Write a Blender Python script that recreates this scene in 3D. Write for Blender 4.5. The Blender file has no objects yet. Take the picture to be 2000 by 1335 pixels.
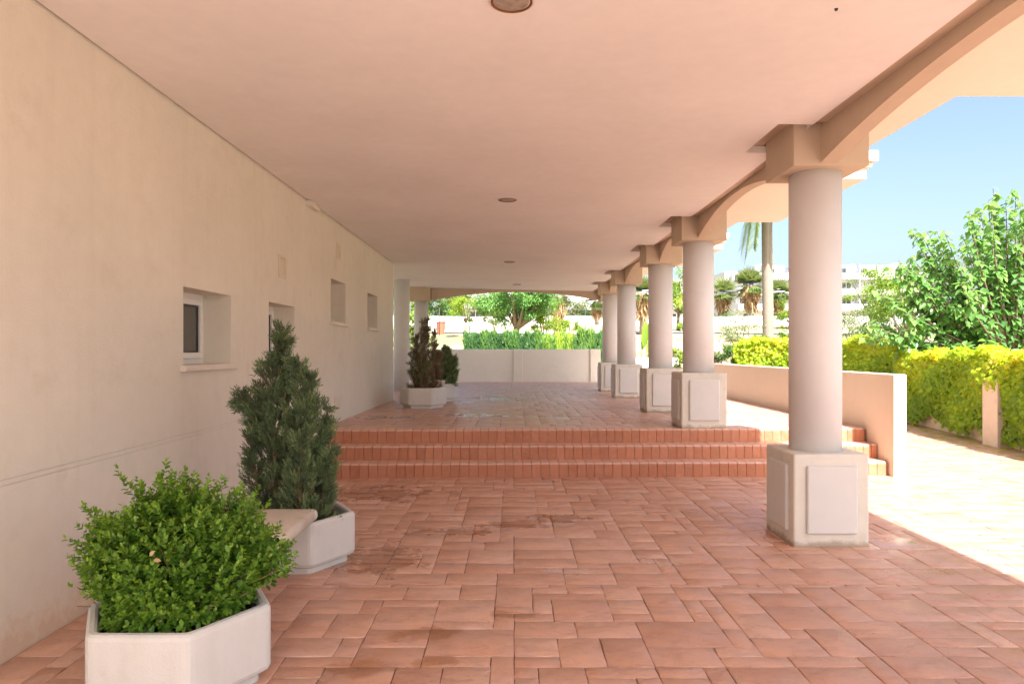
import bpy, bmesh, math, random
import numpy as np
from mathutils import Vector, Matrix
R = math.radians
random.seed(7); rng = np.random.default_rng(7)
scn = bpy.context.scene
C = scn.collection

# ------------------------------------------------------------------ camera, sky, sun, exposure
F = 1350.0                      # focal length in pixels of the 2000 px wide photograph
CAMH = 1.5
cam_d = bpy.data.cameras.new('camera'); cam = bpy.data.objects.new('camera', cam_d); C.objects.link(cam)
cam.location = (0, 0, CAMH); cam.rotation_euler = (R(90), 0, 0)
cam_d.sensor_width = 36; cam_d.lens = F / 2000 * 36
cam_d.shift_x = -3 / 2000; cam_d.shift_y = 18.5 / 2000
cam_d.clip_start = 0.05; cam_d.clip_end = 6000
scn.camera = cam

SUN = Vector((0.28, -0.85, 1.0)).normalized()      # direction towards the sun
elev = math.asin(SUN.z); azim = math.atan2(SUN.x, SUN.y)
world = bpy.data.worlds.new('World'); scn.world = world; world.use_nodes = True
wn = world.node_tree.nodes; wl = world.node_tree.links
bg = wn['Background']; sky = wn.new('ShaderNodeTexSky'); sky.sky_type = 'NISHITA'
sky.sun_disc = False; sky.sun_elevation = elev; sky.sun_rotation = azim
sky.air_density = 1.0; sky.dust_density = 4.0; sky.ozone_density = 1.0
wl.new(sky.outputs[0], bg.inputs[0]); bg.inputs[1].default_value = 0.068
sun_d = bpy.data.lights.new('sun', 'SUN'); sun = bpy.data.objects.new('sun', sun_d); C.objects.link(sun)
sun_d.energy = 3.2; sun_d.angle = R(0.53); sun_d.color = (1.0, 0.975, 0.94)
sun.rotation_euler = SUN.to_track_quat('Z', 'Y').to_euler(); sun.location = (20, -30, 40)
scn.view_settings.view_transform = 'Standard'; scn.view_settings.look = 'None'
scn.view_settings.exposure = 2.26; scn.view_settings.gamma = 1.0
scn.render.engine = 'CYCLES'
scn.cycles.max_bounces = 12; scn.cycles.diffuse_bounces = 8; scn.cycles.glossy_bounces = 4
scn.cycles.transmission_bounces = 4; scn.cycles.transparent_max_bounces = 4
scn.cycles.use_denoising = True; scn.cycles.sample_clamp_indirect = 10

# ------------------------------------------------------------------ helpers
def tag(o, label=None, cat=None, group=None, kind=None):
    if label: o['label'] = label
    if cat: o['category'] = cat
    if group: o['group'] = group
    if kind: o['kind'] = kind
    return o

def empty(name, loc=(0, 0, 0), rz=0):
    o = bpy.data.objects.new(name, None); C.objects.link(o)
    o.location = loc; o.rotation_euler = (0, 0, rz); o.empty_display_size = 0.2
    return o

def link(name, me, m=None, parent=None, loc=None):
    o = bpy.data.objects.new(name, me); C.objects.link(o)
    if m is not None and len(me.materials) == 0: me.materials.append(m)
    if parent is not None: o.parent = parent
    if loc is not None: o.location = loc
    return o

def bm_obj(name, bm, m, parent=None, loc=None, smooth=False):
    me = bpy.data.meshes.new(name)
    bmesh.ops.recalc_face_normals(bm, faces=bm.faces)
    bm.to_mesh(me); bm.free()
    if smooth:
        me.polygons.foreach_set('use_smooth', [True] * len(me.polygons))
    return link(name, me, m, parent, loc)

def box(bm, x0, x1, y0, y1, z0, z1, bev=0.0, seg=2):
    vs = [bm.verts.new(p) for p in ((x0,y0,z0),(x1,y0,z0),(x1,y1,z0),(x0,y1,z0),(x0,y0,z1),(x1,y0,z1),(x1,y1,z1),(x0,y1,z1))]
    fs = [bm.faces.new([vs[i] for i in q]) for q in ((0,3,2,1),(4,5,6,7),(0,1,5,4),(1,2,6,5),(2,3,7,6),(3,0,4,7))]
    if bev > 0:
        es = set()
        for f in fs: es.update(f.edges)
        bmesh.ops.bevel(bm, geom=list(es), offset=bev, segments=seg, affect='EDGES', profile=0.5)
    return fs

def cyl(bm, cx, cy, z0, z1, r0, r1=None, n=48, caps=True):
    r1 = r0 if r1 is None else r1
    a = [bm.verts.new((cx + r0*math.cos(2*math.pi*i/n), cy + r0*math.sin(2*math.pi*i/n), z0)) for i in range(n)]
    b = [bm.verts.new((cx + r1*math.cos(2*math.pi*i/n), cy + r1*math.sin(2*math.pi*i/n), z1)) for i in range(n)]
    for i in range(n):
        f = bm.faces.new((a[i], a[(i+1) % n], b[(i+1) % n], b[i])); f.smooth = True
    if caps: bm.faces.new(a[::-1]); bm.faces.new(b)

def rings(bm, loops, close_bottom=True, close_top=True, smooth=False):
    vl = [[bm.verts.new(p) for p in lp] for lp in loops]
    n = len(vl[0])
    for k in range(len(vl)-1):
        for i in range(n):
            f = bm.faces.new((vl[k][i], vl[k][(i+1) % n], vl[k+1][(i+1) % n], vl[k+1][i])); f.smooth = smooth
    if close_bottom: bm.faces.new(vl[0][::-1])
    if close_top: bm.faces.new(vl[-1])

def tube(bm, pts, rad, n=8):
    pts = [Vector(p) for p in pts]
    if not hasattr(rad, '__len__'): rad = [rad]*len(pts)
    loops = []
    for i, p in enumerate(pts):
        d = (pts[min(i+1, len(pts)-1)] - pts[max(i-1, 0)]).normalized()
        ref = Vector((0, 0, 1)) if abs(d.z) < 0.9 else Vector((1, 0, 0))
        s = d.cross(ref).normalized(); t = s.cross(d)
        loops.append([p + (s*math.cos(2*math.pi*k/n) + t*math.sin(2*math.pi*k/n))*rad[i] for k in range(n)])
    rings(bm, loops, smooth=True)

def np_mesh(name, V, T, tone=None, loops=3):
    """V (n,3) vertices, T (m,k) faces."""
    me = bpy.data.meshes.new(name); k = T.shape[1]
    me.vertices.add(len(V)); me.vertices.foreach_set('co', np.ascontiguousarray(V, np.float32).ravel())
    me.loops.add(T.size); me.loops.foreach_set('vertex_index', np.ascontiguousarray(T, np.int32).ravel())
    me.polygons.add(len(T)); me.polygons.foreach_set('loop_start', np.arange(0, T.size, k, dtype=np.int32))
    if tone is not None:
        a = me.attributes.new('tone', 'FLOAT', 'POINT'); a.data.foreach_set('value', np.ascontiguousarray(tone, np.float32))
    me.update(calc_edges=True); me.validate()
    return me

OVATE = (np.array([(0,0,0),(.3,-.42,.10),(.3,.42,.10),(.72,-.36,.07),(.72,.36,.07),(1,0,-.05),(.45,0,0)], float),
         np.array([(0,1,6),(1,3,6),(3,5,6),(0,6,2),(2,6,4),(4,6,5)]))
STRIP = (np.array([(0,-.5,0),(0,.5,0),(.55,-.5,.05),(.55,.5,.05),(1,0,0)], float), np.array([(0,2,1),(1,2,3),(2,4,3)]))
HEART = (np.array([(0,0,0),(-.06,-.30,.04),(.22,-.50,.10),(.60,-.33,.06),(1,0,-.12),(.60,.33,.06),(.22,.50,.10),(-.06,.30,.04),(.4,0,-.02)], float),
         np.array([(0,1,8),(1,2,8),(2,3,8),(3,4,8),(4,5,8),(5,6,8),(6,7,8),(7,0,8)]))
PALMATE = (np.array([(.05,0,0),(-.10,-.42,.02),(.32,-.30,.05),(.46,-.62,-.02),(.62,-.2,.05),(1,0,-.06),(.62,.2,.05),(.46,.62,-.02),(.32,.30,.05),(-.10,.42,.02),(.38,0,.10)], float),
           np.array([(i,(i+1) % 10,10) for i in range(10)]))

def unit(a): return a / np.maximum(np.linalg.norm(a, axis=1, keepdims=True), 1e-9)

def leaf_arrays(P, D, N, L, W, tpl, tone):
    """P base points, D direction, N rough normal, L length, W width, tone per leaf."""
    tv, tf = tpl; n = len(P)
    D = unit(D); S = np.cross(D, N); S = unit(S); N2 = np.cross(S, D)
    L = np.broadcast_to(np.asarray(L, float), (n,))[:, None, None]; W = np.broadcast_to(np.asarray(W, float), (n,))[:, None, None]
    V = P[:, None, :] + tv[None, :, 0:1]*L*D[:, None, :] + tv[None, :, 1:2]*W*S[:, None, :] + tv[None, :, 2:3]*L*N2[:, None, :]
    T = tf[None] + (np.arange(n)*len(tv))[:, None, None]
    return V.reshape(-1, 3), T.reshape(-1, 3), np.repeat(tone, len(tv))

def merge(parts):
    V = []; T = []; O = []; off = 0
    for v, t, o in parts:
        V.append(v); T.append(t + off); O.append(o); off += len(v)
    return np.concatenate(V), np.concatenate(T), np.concatenate(O)

def rdir(n, up=0.0):
    a = rng.normal(size=(n, 3)); a[:, 2] += up
    return unit(a)

def px(x, y, Y):
    """photo pixel at depth Y -> world point"""
    return Vector(((x - 1003)*Y/F, Y, CAMH - (y - 686)*Y/F))

def terrain(x, y):
    s = np.clip((y - 15)/7.0, 0, 1); s = s*s*(3 - 2*s)
    h = -0.06 + 0.46*s + 0.10*np.clip(y - 24, 0, 36) + 0.03*np.clip(y - 60, 0, 100)
    return h + 0.05*np.sin(x*0.37 + y*0.21)*np.clip((y - 24)/10, 0, 1)

# ------------------------------------------------------------------ materials
MATS = {}
def mat(name): return MATS[name]
def new_mat(name):
    m = bpy.data.materials.new(name); m.use_nodes = True; MATS[name] = m
    nt = m.node_tree; b = nt.nodes['Principled BSDF']
    return m, nt, b
def node(nt, t, **kw):
    n = nt.nodes.new(t)
    for k, v in kw.items():
        if isinstance(k, str) and hasattr(n, k): setattr(n, k, v)
    return n
def pos(nt, scale=(1, 1, 1)):
    g = nt.nodes.new('ShaderNodeNewGeometry'); mp = nt.nodes.new('ShaderNodeMapping')
    mp.inputs['Scale'].default_value = scale; nt.links.new(g.outputs['Position'], mp.inputs['Vector'])
    return mp.outputs['Vector']
def noise(nt, vec, scale, detail=4, rough=0.55):
    n = nt.nodes.new('ShaderNodeTexNoise'); n.inputs['Scale'].default_value = scale
    n.inputs['Detail'].default_value = detail; n.inputs['Roughness'].default_value = rough
    nt.links.new(vec, n.inputs['Vector']); return n.outputs['Fac']
def ramp(nt, fac, stops):
    r = nt.nodes.new('ShaderNodeValToRGB'); e = r.color_ramp.elements
    while len(e) < len(stops): e.new(0.5)
    for el, (p, c) in zip(e, stops):
        el.position = p; el.color = (c[0], c[1], c[2], 1) if hasattr(c, '__len__') else (c, c, c, 1)
    nt.links.new(fac, r.inputs['Fac']); return r.outputs['Color']
def mixc(nt, fac, a, b, mode='MIX'):
    n = nt.nodes.new('ShaderNodeMix'); n.data_type = 'RGBA'; n.blend_type = mode
    for sock, v in ((n.inputs[0], fac), (n.inputs[6], a), (n.inputs[7], b)):
        if hasattr(v, 'is_linked'): nt.links.new(v, sock)
        elif hasattr(v, '__len__'): sock.default_value = (v[0], v[1], v[2], 1)
        else: sock.default_value = v
    return n.outputs[2]
def mth(nt, op, a, b=None, c=None, clamp=False):
    n = nt.nodes.new('ShaderNodeMath'); n.operation = op; n.use_clamp = clamp
    for i, v in enumerate((a, b, c)):
        if v is None: continue
        if hasattr(v, 'is_linked'): nt.links.new(v, n.inputs[i])
        else: n.inputs[i].default_value = v
    return n.outputs[0]
def bump(nt, b, h, strength=0.3, dist=0.01, normal=None):
    n = nt.nodes.new('ShaderNodeBump'); n.inputs['Strength'].default_value = strength; n.inputs['Distance'].default_value = dist
    nt.links.new(h, n.inputs['Height'])
    if normal is not None: nt.links.new(normal, n.inputs['Normal'])
    nt.links.new(n.outputs[0], b.inputs['Normal']); return n.outputs[0]

def plaster(name, col, rough=0.85, grain=0.35, mottle=0.10, gscale=90, streak=0.0, stain=0.0, foot=0.0, footcol=(.5, .38, .26), footh=0.1):
    m, nt, b = new_mat(name)
    p = pos(nt)
    big = noise(nt, p, 0.9, 4); fine = noise(nt, p, gscale, 3, 0.6); mid = noise(nt, p, 9, 4)
    lo = tuple(c*(1 - mottle) for c in col); hi = tuple(min(1, c*(1 + mottle*0.6)) for c in col)
    c1 = ramp(nt, big, [(0.3, lo), (0.7, hi)])
    c2 = mixc(nt, 0.35, c1, ramp(nt, mid, [(0.3, lo), (0.7, hi)]))
    if streak > 0:
        sv = noise(nt, pos(nt, (7, 7, 0.35)), 1.6, 4)
        c2 = mixc(nt, mth(nt, 'MULTIPLY', ramp(nt, sv, [(0.5, 0.0), (0.72, 1.0)]), streak), c2, (col[0]*.72, col[1]*.66, col[2]*.56))
    if stain > 0:
        st = noise(nt, p, 3.3, 6, 0.65)
        c2 = mixc(nt, mth(nt, 'MULTIPLY', ramp(nt, st, [(0.56, 0.0), (0.70, 1.0)]), stain), c2, (col[0]*.62, col[1]*.52, col[2]*.40))
    if foot > 0:      # splashed dirt at the foot, ragged outline
        tc = nt.nodes.new('ShaderNodeTexCoord'); sp = nt.nodes.new('ShaderNodeSeparateXYZ'); nt.links.new(tc.outputs['Object'], sp.inputs[0])
        e = mth(nt, 'ADD', mth(nt, 'DIVIDE', sp.outputs[2], footh), mth(nt, 'MULTIPLY', mth(nt, 'SUBTRACT', noise(nt, p, 5.5, 6, .7), .5), 3.2))
        c2 = mixc(nt, mth(nt, 'MULTIPLY', ramp(nt, e, [(0.25, 1.0), (0.95, 0.0)]), foot), c2, footcol)
    nt.links.new(c2, b.inputs['Base Color']); b.inputs['Roughness'].default_value = rough
    b.inputs['Specular IOR Level'].default_value = 0.25
    h = mth(nt, 'ADD', mth(nt, 'MULTIPLY', fine, 0.7), mth(nt, 'MULTIPLY', mid, 0.5))
    bump(nt, b, h, grain, 0.006)
    return m

plaster('wall_render', (0.77, 0.735, 0.655), grain=0.7, mottle=0.07, gscale=70, streak=0.10, stain=0.14, foot=0.5, footcol=(.60, .43, .29), footh=0.16)
plaster('ceiling_paint', (0.85, 0.84, 0.815), grain=0.16, mottle=0.07, gscale=30)
plaster('beam_render', (0.58, 0.475, 0.36), grain=0.35, mottle=0.08)
plaster('shaft_paint', (0.74, 0.75, 0.755), grain=0.15, mottle=0.04, stain=0.06)
plaster('pedestal_render', (0.66, 0.64, 0.585), grain=0.5, mottle=0.10, stain=0.35, foot=0.7, footcol=(.27, .22, .16), footh=0.05)
plaster('panel_render', (0.64, 0.645, 0.64), grain=0.45, mottle=0.06, stain=0.08)
plaster('parapet_render', (0.72, 0.66, 0.555), grain=0.3, mottle=0.05)
plaster('balcony_render', (0.80, 0.735, 0.64), grain=0.25, mottle=0.05)
plaster('low_wall_render', (0.78, 0.74, 0.67), grain=0.3, mottle=0.06, stain=0.12)
plaster('white_render', (0.82, 0.82, 0.82), grain=0.1, mottle=0.04)
plaster('far_render', (0.60, 0.60, 0.61), grain=0.1, mottle=0.06, streak=0.1)
plaster('white_pvc', (0.80, 0.80, 0.79), rough=0.35, grain=0.0, mottle=0.01)
plaster('sill_stone', (0.76, 0.71, 0.63), rough=0.6, grain=0.15, mottle=0.08, stain=0.3)
plaster('planter_concrete', (0.64, 0.64, 0.62), grain=0.6, mottle=0.07, gscale=160, stain=0.22, streak=0.15)
plaster('seat_concrete', (0.68, 0.62, 0.54), grain=0.5, mottle=0.12, gscale=160, stain=0.45)
plaster('hedge_wall_render', (0.66, 0.55, 0.44), grain=0.5, mottle=0.12, stain=0.3)
plaster('vent_paint', (0.76, 0.68, 0.56), rough=0.6, grain=0.05, mottle=0.04)
plaster('bounce_ground_grey', (0.13, 0.135, 0.14), rough=0.9, grain=0.6, mottle=0.12)  # neutral dark grey, set to weaken warm light bounced from behind the camera
plaster('mortar', (0.27, 0.14, 0.095), grain=0.5, mottle=0.2)
plaster('soil', (0.055, 0.035, 0.024), rough=0.95, grain=1.0, mottle=0.5, gscale=70)
plaster('bark', (0.20, 0.15, 0.11), rough=0.9, grain=0.9, mottle=0.25, gscale=40)
plaster('palm_bark', (0.27, 0.225, 0.18), rough=0.9, grain=0.9, mottle=0.2, gscale=30)
plaster('twig', (0.26, 0.17, 0.10), rough=0.8, grain=0.5, mottle=0.2)
plaster('rust', (0.20, 0.09, 0.035), rough=0.8, grain=0.6, mottle=0.4)
plaster('steel_dark', (0.06, 0.065, 0.07), rough=0.5, grain=0.1, mottle=0.1)
plaster('brick_red', (0.42, 0.13, 0.08), rough=0.8, grain=0.4, mottle=0.1)
plaster('shade_grey', (0.24, 0.25, 0.27), rough=0.6, grain=0.0, mottle=0.08)

def glass_pane(name, col):
    m, nt, b = new_mat(name)
    b.inputs['Base Color'].default_value = (*col, 1); b.inputs['Roughness'].default_value = 0.05
    b.inputs['Specular IOR Level'].default_value = 0.6
    return m
glass_pane('window_glass', (0.10, 0.10, 0.088)); glass_pane('far_glass', (0.045, 0.055, 0.07))
m, nt, b = new_mat('lamp_lens')
c = ramp(nt, noise(nt, pos(nt), 25, 4), [(0.3, (0.28, 0.23, 0.18)), (0.7, (0.50, 0.44, 0.37))])
nt.links.new(c, b.inputs['Base Color']); b.inputs['Roughness'].default_value = 0.35

def paving_mat(name, lo, mid, hi, upper=False):
    m, nt, b = new_mat(name)
    at = nt.nodes.new('ShaderNodeAttribute'); at.attribute_name = 'tone'
    p = pos(nt)
    base = ramp(nt, at.outputs['Fac'], [(0.0, lo), (0.5, mid), (1.0, hi)])
    n1 = noise(nt, p, 5, 6, 0.68); n2 = noise(nt, pos(nt, (1, 1.7, 1)), 8, 8, 0.72)
    wv = nt.nodes.new('ShaderNodeTexWave'); wv.wave_type = 'RINGS'; wv.inputs['Scale'].default_value = 1.3; wv.inputs['Distortion'].default_value = 14; wv.inputs['Detail'].default_value = 5; wv.inputs['Detail Scale'].default_value = 1.6; wv.inputs['Detail Roughness'].default_value = .62
    nt.links.new(p, wv.inputs['Vector']); ridge = ramp(nt, wv.outputs['Fac'], [(0.0, 0.0), (0.75, 0.35), (0.95, 1.0)])
    base = mixc(nt, mth(nt, 'MULTIPLY', ramp(nt, n1, [(0.42, 0.0), (0.66, 1.0)]), 0.50), base, (0.50, 0.345, 0.315))
    base = mixc(nt, mth(nt, 'MULTIPLY', ramp(nt, n2, [(0.50, 0.0), (0.66, 1.0)]), 0.30), base, (0.33, 0.14, 0.085))
    big = noise(nt, p, 0.7, 3)
    base = mixc(nt, mth(nt, 'MULTIPLY', ramp(nt, big, [(0.45, 0.0), (0.7, 1.0)]), 0.25), base, (0.50, 0.25, 0.17))
    base = mixc(nt, mth(nt, 'MULTIPLY', ridge, 0.16), base, (0.33, 0.15, 0.09))
    speck = noise(nt, p, 45, 4, 0.7)
    base = mixc(nt, mth(nt, 'MULTIPLY', ramp(nt, speck, [(0.56, 0.0), (0.70, 1.0)]), 0.22), base, (0.30, 0.14, 0.09))
    wob = noise(nt, p, 6.0, 5, 0.6); wob2 = noise(nt, p, 1.9, 4, 0.6)
    sep = nt.nodes.new('ShaderNodeSeparateXYZ'); g = nt.nodes.new('ShaderNodeNewGeometry'); nt.links.new(g.outputs['Position'], sep.inputs[0])
    def blob(cx, cy, rx, ry, k=1.1):
        dx = mth(nt, 'DIVIDE', mth(nt, 'SUBTRACT', sep.outputs[0], cx), rx); dy = mth(nt, 'DIVIDE', mth(nt, 'SUBTRACT', sep.outputs[1], cy), ry)
        d = mth(nt, 'SQRT', mth(nt, 'ADD', mth(nt, 'MULTIPLY', dx, dx), mth(nt, 'MULTIPLY', dy, dy)))
        d = mth(nt, 'ADD', d, mth(nt, 'MULTIPLY', mth(nt, 'SUBTRACT', wob, 0.5), 2.4*k))
        d = mth(nt, 'ADD', d, mth(nt, 'MULTIPLY', mth(nt, 'SUBTRACT', wob2, 0.5), 1.2*k))
        return ramp(nt, d, [(0.55, 1.0), (0.85, 0.0)])
    def many(lst):
        out = None
        for bl in lst:
            v = blob(*bl); out = v if out is None else mth(nt, 'MAXIMUM', out, v)
        return out
    if not upper:
        wet = many([(-0.95, 5.0, 0.34, 0.45), (-1.5, 7.3, 0.75, 0.45), (-0.55, 5.75, 0.4, 0.12), (0.0, 6.0, 0.35, 0.14), (0.40, 6.2, 0.36, 0.2)])
        ochre = many([(-0.44, 3.68, 0.24, 0.13, 0.8), (-0.72, 3.27, 0.24, 0.12, 0.8), (-0.38, 3.35, 0.16, 0.08, 1.0), (0.05, 3.95, 0.22, 0.07, 1.2)])
        pale = many([(0.47, 6.0, 0.22, 0.10, 1.2), (0.36, 4.75, 0.26, 0.10, 1.2), (1.05, 4.95, 0.25, 0.12, 1.2), (2.95, 5.4, 0.35, 0.25, 1.0)])
        base = mixc(nt, mth(nt, 'MULTIPLY', wet, 0.62), base, (0.24, 0.105, 0.055))
        base = mixc(nt, mth(nt, 'MULTIPLY', ochre, 0.55), base, (0.30, 0.115, 0.035))
        base = mixc(nt, mth(nt, 'MULTIPLY', pale, 0.35), base, (0.62, 0.50, 0.46))
        gl = mth(nt, 'MAXIMUM', wet, mth(nt, 'MULTIPLY', pale, 0.5))
    else:
        wet = many([(-0.72, 10.75, 0.40, 0.36, 0.6), (-0.2, 10.6, 0.6, 0.26, 0.8), (0.45, 10.55, 0.5, 0.22, 0.8), (-0.3, 14.6, .8, 1.0, 1.0), (-0.95, 13.6, 0.3, 0.35, 0.9), (-1.9, 10.4, 0.5, 0.3, 1.1)])
        base = mixc(nt, mth(nt, 'MULTIPLY', wet, 0.6), base, (0.24, 0.11, 0.07)); gl = wet
    nt.links.new(base, b.inputs['Base Color'])
    rr = ramp(nt, n1, [(0.3, 0.26), (0.7, 0.46)])
    rough = mixc(nt, gl, rr, (0.06, 0.06, 0.06))
    nt.links.new(rough, b.inputs['Roughness']); b.inputs['Specular IOR Level'].default_value = 0.75
    h = mth(nt, 'SUBTRACT', mth(nt, 'ADD', mth(nt, 'MULTIPLY', n2, 1.0), mth(nt, 'MULTIPLY', noise(nt, p, 60, 3), 0.15)), mth(nt, 'MULTIPLY', ridge, 0.35))
    flat = mth(nt, 'MULTIPLY', h, mth(nt, 'SUBTRACT', 1.0, mth(nt, 'MULTIPLY', gl, 0.93)))
    bump(nt, b, flat, 0.6, 0.012)
    return m
paving_mat('stamped_stone', (0.52, 0.28, 0.19), (0.62, 0.355, 0.25), (0.68, 0.43, 0.32))
paving_mat('stamped_stone_upper', (0.54, 0.31, 0.23), (0.61, 0.37, 0.285), (0.67, 0.435, 0.345), upper=True)

m, nt, b = new_mat('step_brick')
at = nt.nodes.new('ShaderNodeAttribute'); at.attribute_name = 'tone'
base = ramp(nt, at.outputs['Fac'], [(0, (0.41, 0.15, 0.075)), (0.5, (0.45, 0.17, 0.085)), (1, (0.50, 0.20, 0.11))])
n1 = noise(nt, pos(nt), 14, 5, 0.65)
base = mixc(nt, mth(nt, 'MULTIPLY', ramp(nt, n1, [(0.4, 0.0), (0.75, 1.0)]), 0.4), base, (0.50, 0.27, 0.20))
nt.links.new(base, b.inputs['Base Color']); b.inputs['Roughness'].default_value = 0.5
bump(nt, b, noise(nt, pos(nt), 26, 5), 0.5, 0.012)

m, nt, b = new_mat('tread_stone')
n1 = noise(nt, pos(nt), 12, 5, 0.65)
nt.links.new(ramp(nt, n1, [(0.3, (0.58, 0.34, 0.25)), (0.7, (0.70, 0.47, 0.38))]), b.inputs['Base Color']); b.inputs['Roughness'].default_value = 0.45
bump(nt, b, n1, 0.4, 0.01)

def leaf_mat(name, stops, trans=0.25, rough=0.45, spec=0.4, tcol=None):
    m, nt, b = new_mat(name)
    at = nt.nodes.new('ShaderNodeAttribute'); at.attribute_name = 'tone'
    c = ramp(nt, at.outputs['Fac'], stops)
    nt.links.new(c, b.inputs['Base Color']); b.inputs['Roughness'].default_value = rough
    b.inputs['Specular IOR Level'].default_value = spec
    t = nt.nodes.new('ShaderNodeBsdfTranslucent')
    hs = nt.nodes.new('ShaderNodeHueSaturation'); hs.inputs['Hue'].default_value = 0.485; hs.inputs['Value'].default_value = 1.5; hs.inputs['Saturation'].default_value = 1.1
    nt.links.new(c, hs.inputs['Color']); nt.links.new(hs.outputs[0], t.inputs['Color'])
    mx = nt.nodes.new('ShaderNodeMixShader'); mx.inputs[0].default_value = trans
    nt.links.new(b.outputs[0], mx.inputs[1]); nt.links.new(t.outputs[0], mx.inputs[2])
    nt.links.new(mx.outputs[0], nt.nodes['Material Output'].inputs['Surface'])
    return m
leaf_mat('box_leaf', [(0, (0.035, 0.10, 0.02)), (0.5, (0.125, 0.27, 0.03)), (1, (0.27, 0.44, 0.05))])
leaf_mat('juniper_leaf', [(0, (0.15, 0.11, 0.07)), (0.3, (0.085, 0.12, 0.065)), (0.65, (0.13, 0.20, 0.095)), (1, (0.25, 0.34, 0.15))], trans=0.12, rough=0.6)
leaf_mat('dry_conifer', [(0, (0.22, 0.14, 0.09)), (0.4, (0.26, 0.19, 0.12)), (0.62, (0.13, 0.18, 0.08)), (1, (0.36, 0.32, 0.20))], trans=0.12, rough=0.7)
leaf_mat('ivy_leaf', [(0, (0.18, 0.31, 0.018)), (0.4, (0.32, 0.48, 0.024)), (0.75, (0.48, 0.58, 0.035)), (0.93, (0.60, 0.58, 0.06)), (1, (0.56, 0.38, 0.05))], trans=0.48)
leaf_mat('mulberry_leaf', [(0, (0.06, 0.15, 0.05)), (0.5, (0.14, 0.30, 0.08)), (1, (0.28, 0.46, 0.13))], trans=0.4, rough=0.3)
leaf_mat('garden_leaf', [(0, (0.035, 0.09, 0.02)), (0.5, (0.08, 0.17, 0.03)), (1, (0.17, 0.27, 0.05))], trans=0.3)
leaf_mat('bright_leaf', [(0, (0.09, 0.17, 0.02)), (0.5, (0.19, 0.30, 0.03)), (1, (0.33, 0.42, 0.05))], trans=0.35)
leaf_mat('grey_leaf', [(0, (0.11, 0.14, 0.06)), (0.5, (0.19, 0.23, 0.10)), (1, (0.29, 0.32, 0.16))], trans=0.3)
leaf_mat('hedge_leaf', [(0, (0.03, 0.09, 0.03)), (0.5, (0.075, 0.18, 0.045)), (0.8, (0.16, 0.30, 0.05)), (1, (0.34, 0.46, 0.05))], trans=0.3)
leaf_mat('palm_leaf', [(0, (0.09, 0.14, 0.04)), (0.5, (0.18, 0.25, 0.08)), (1, (0.33, 0.36, 0.15))], trans=0.25)
leaf_mat('palm_skirt', [(0, (0.24, 0.15, 0.07)), (0.5, (0.37, 0.25, 0.13)), (1, (0.52, 0.40, 0.23))], trans=0.2, rough=0.8)

m, nt, b = new_mat('dry_ground')
p = pos(nt)
n1 = noise(nt, p, 0.16, 5); n2 = noise(nt, p, 2.2, 5, 0.65)
c = ramp(nt, n1, [(0.35, (0.46, 0.36, 0.24)), (0.52, (0.42, 0.36, 0.20)), (0.62, (0.24, 0.27, 0.10))])
c = mixc(nt, mth(nt, 'MULTIPLY', n2, 0.45), c, (0.30, 0.22, 0.13))
nt.links.new(c, b.inputs['Base Color']); b.inputs['Roughness'].default_value = 0.95
bump(nt, b, n2, 0.8, 0.05)
plaster('path_gravel', (0.60, 0.55, 0.48), rough=0.9, grain=0.5, mottle=0.1)

# ------------------------------------------------------------------ measures (metres)
XW = -2.463            # face of the left wall
ZU = 0.515             # upper floor
WALL_END = 14.15
PY = [0.72, 5.315, 8.86, 11.21, 14.66, 17.07]       # front faces of the colonnade's pedestals
PX0, PW = 2.154, 0.582
def ceil_z(x): return 3.297 - (x - XW)*0.0193

# ------------------------------------------------------------------ ground
xs = np.concatenate([np.linspace(-900, -60, 12), np.linspace(-50, 90, 71), np.linspace(100, 900, 12)])
ys = np.concatenate([np.linspace(-300, -10, 10), np.linspace(-8, 110, 119), np.linspace(120, 3000, 24)])
XX, YY = np.meshgrid(xs, ys); ZZ = terrain(XX, YY)
V = np.stack([XX.ravel(), YY.ravel(), ZZ.ravel()], 1); nx = len(xs)
T = np.array([(j*nx+i, j*nx+i+1, (j+1)*nx+i+1, (j+1)*nx+i) for j in range(len(ys)-1) for i in range(nx-1)])
me = np_mesh('ground', V, T); me.polygons.foreach_set('use_smooth', [True]*len(me.polygons))
tag(link('ground', me, mat('dry_ground')), kind='structure')

# ------------------------------------------------------------------ paving: stamped ashlar stones
U = 0.112
SIZES = [(3,2)]*6 + [(2,2)]*4 + [(4,2)]*3 + [(3,1)]*4 + [(2,1)]*2 + [(2,3)]*2 + [(3,3)]*3 + [(4,3)]*2 + [(4,1)]*1
def ashlar(x0, x1, y0, y1, seed):
    rg = random.Random(seed); nxx = int(math.ceil((x1-x0)/U)); nyy = int(math.ceil((y1-y0)/U))
    occ = np.zeros((nyy, nxx), bool); out = []
    for j in range(nyy):
        for i in range(nxx):
            if occ[j, i]: continue
            w, h = rg.choice(SIZES)
            w = min(w, nxx-i); h = min(h, nyy-j)
            k = 1
            while k < w and not occ[j, i+k]: k += 1
            w = k
            while h > 1 and occ[j:j+h, i:i+w].any(): h -= 1
            if w == 1 and h == 1 and i > 0: pass
            occ[j:j+h, i:i+w] = True
            out.append((x0+i*U, min(x1, x0+(i+w)*U), y0+j*U, min(y1, y0+(j+h)*U)))
    return out
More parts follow.
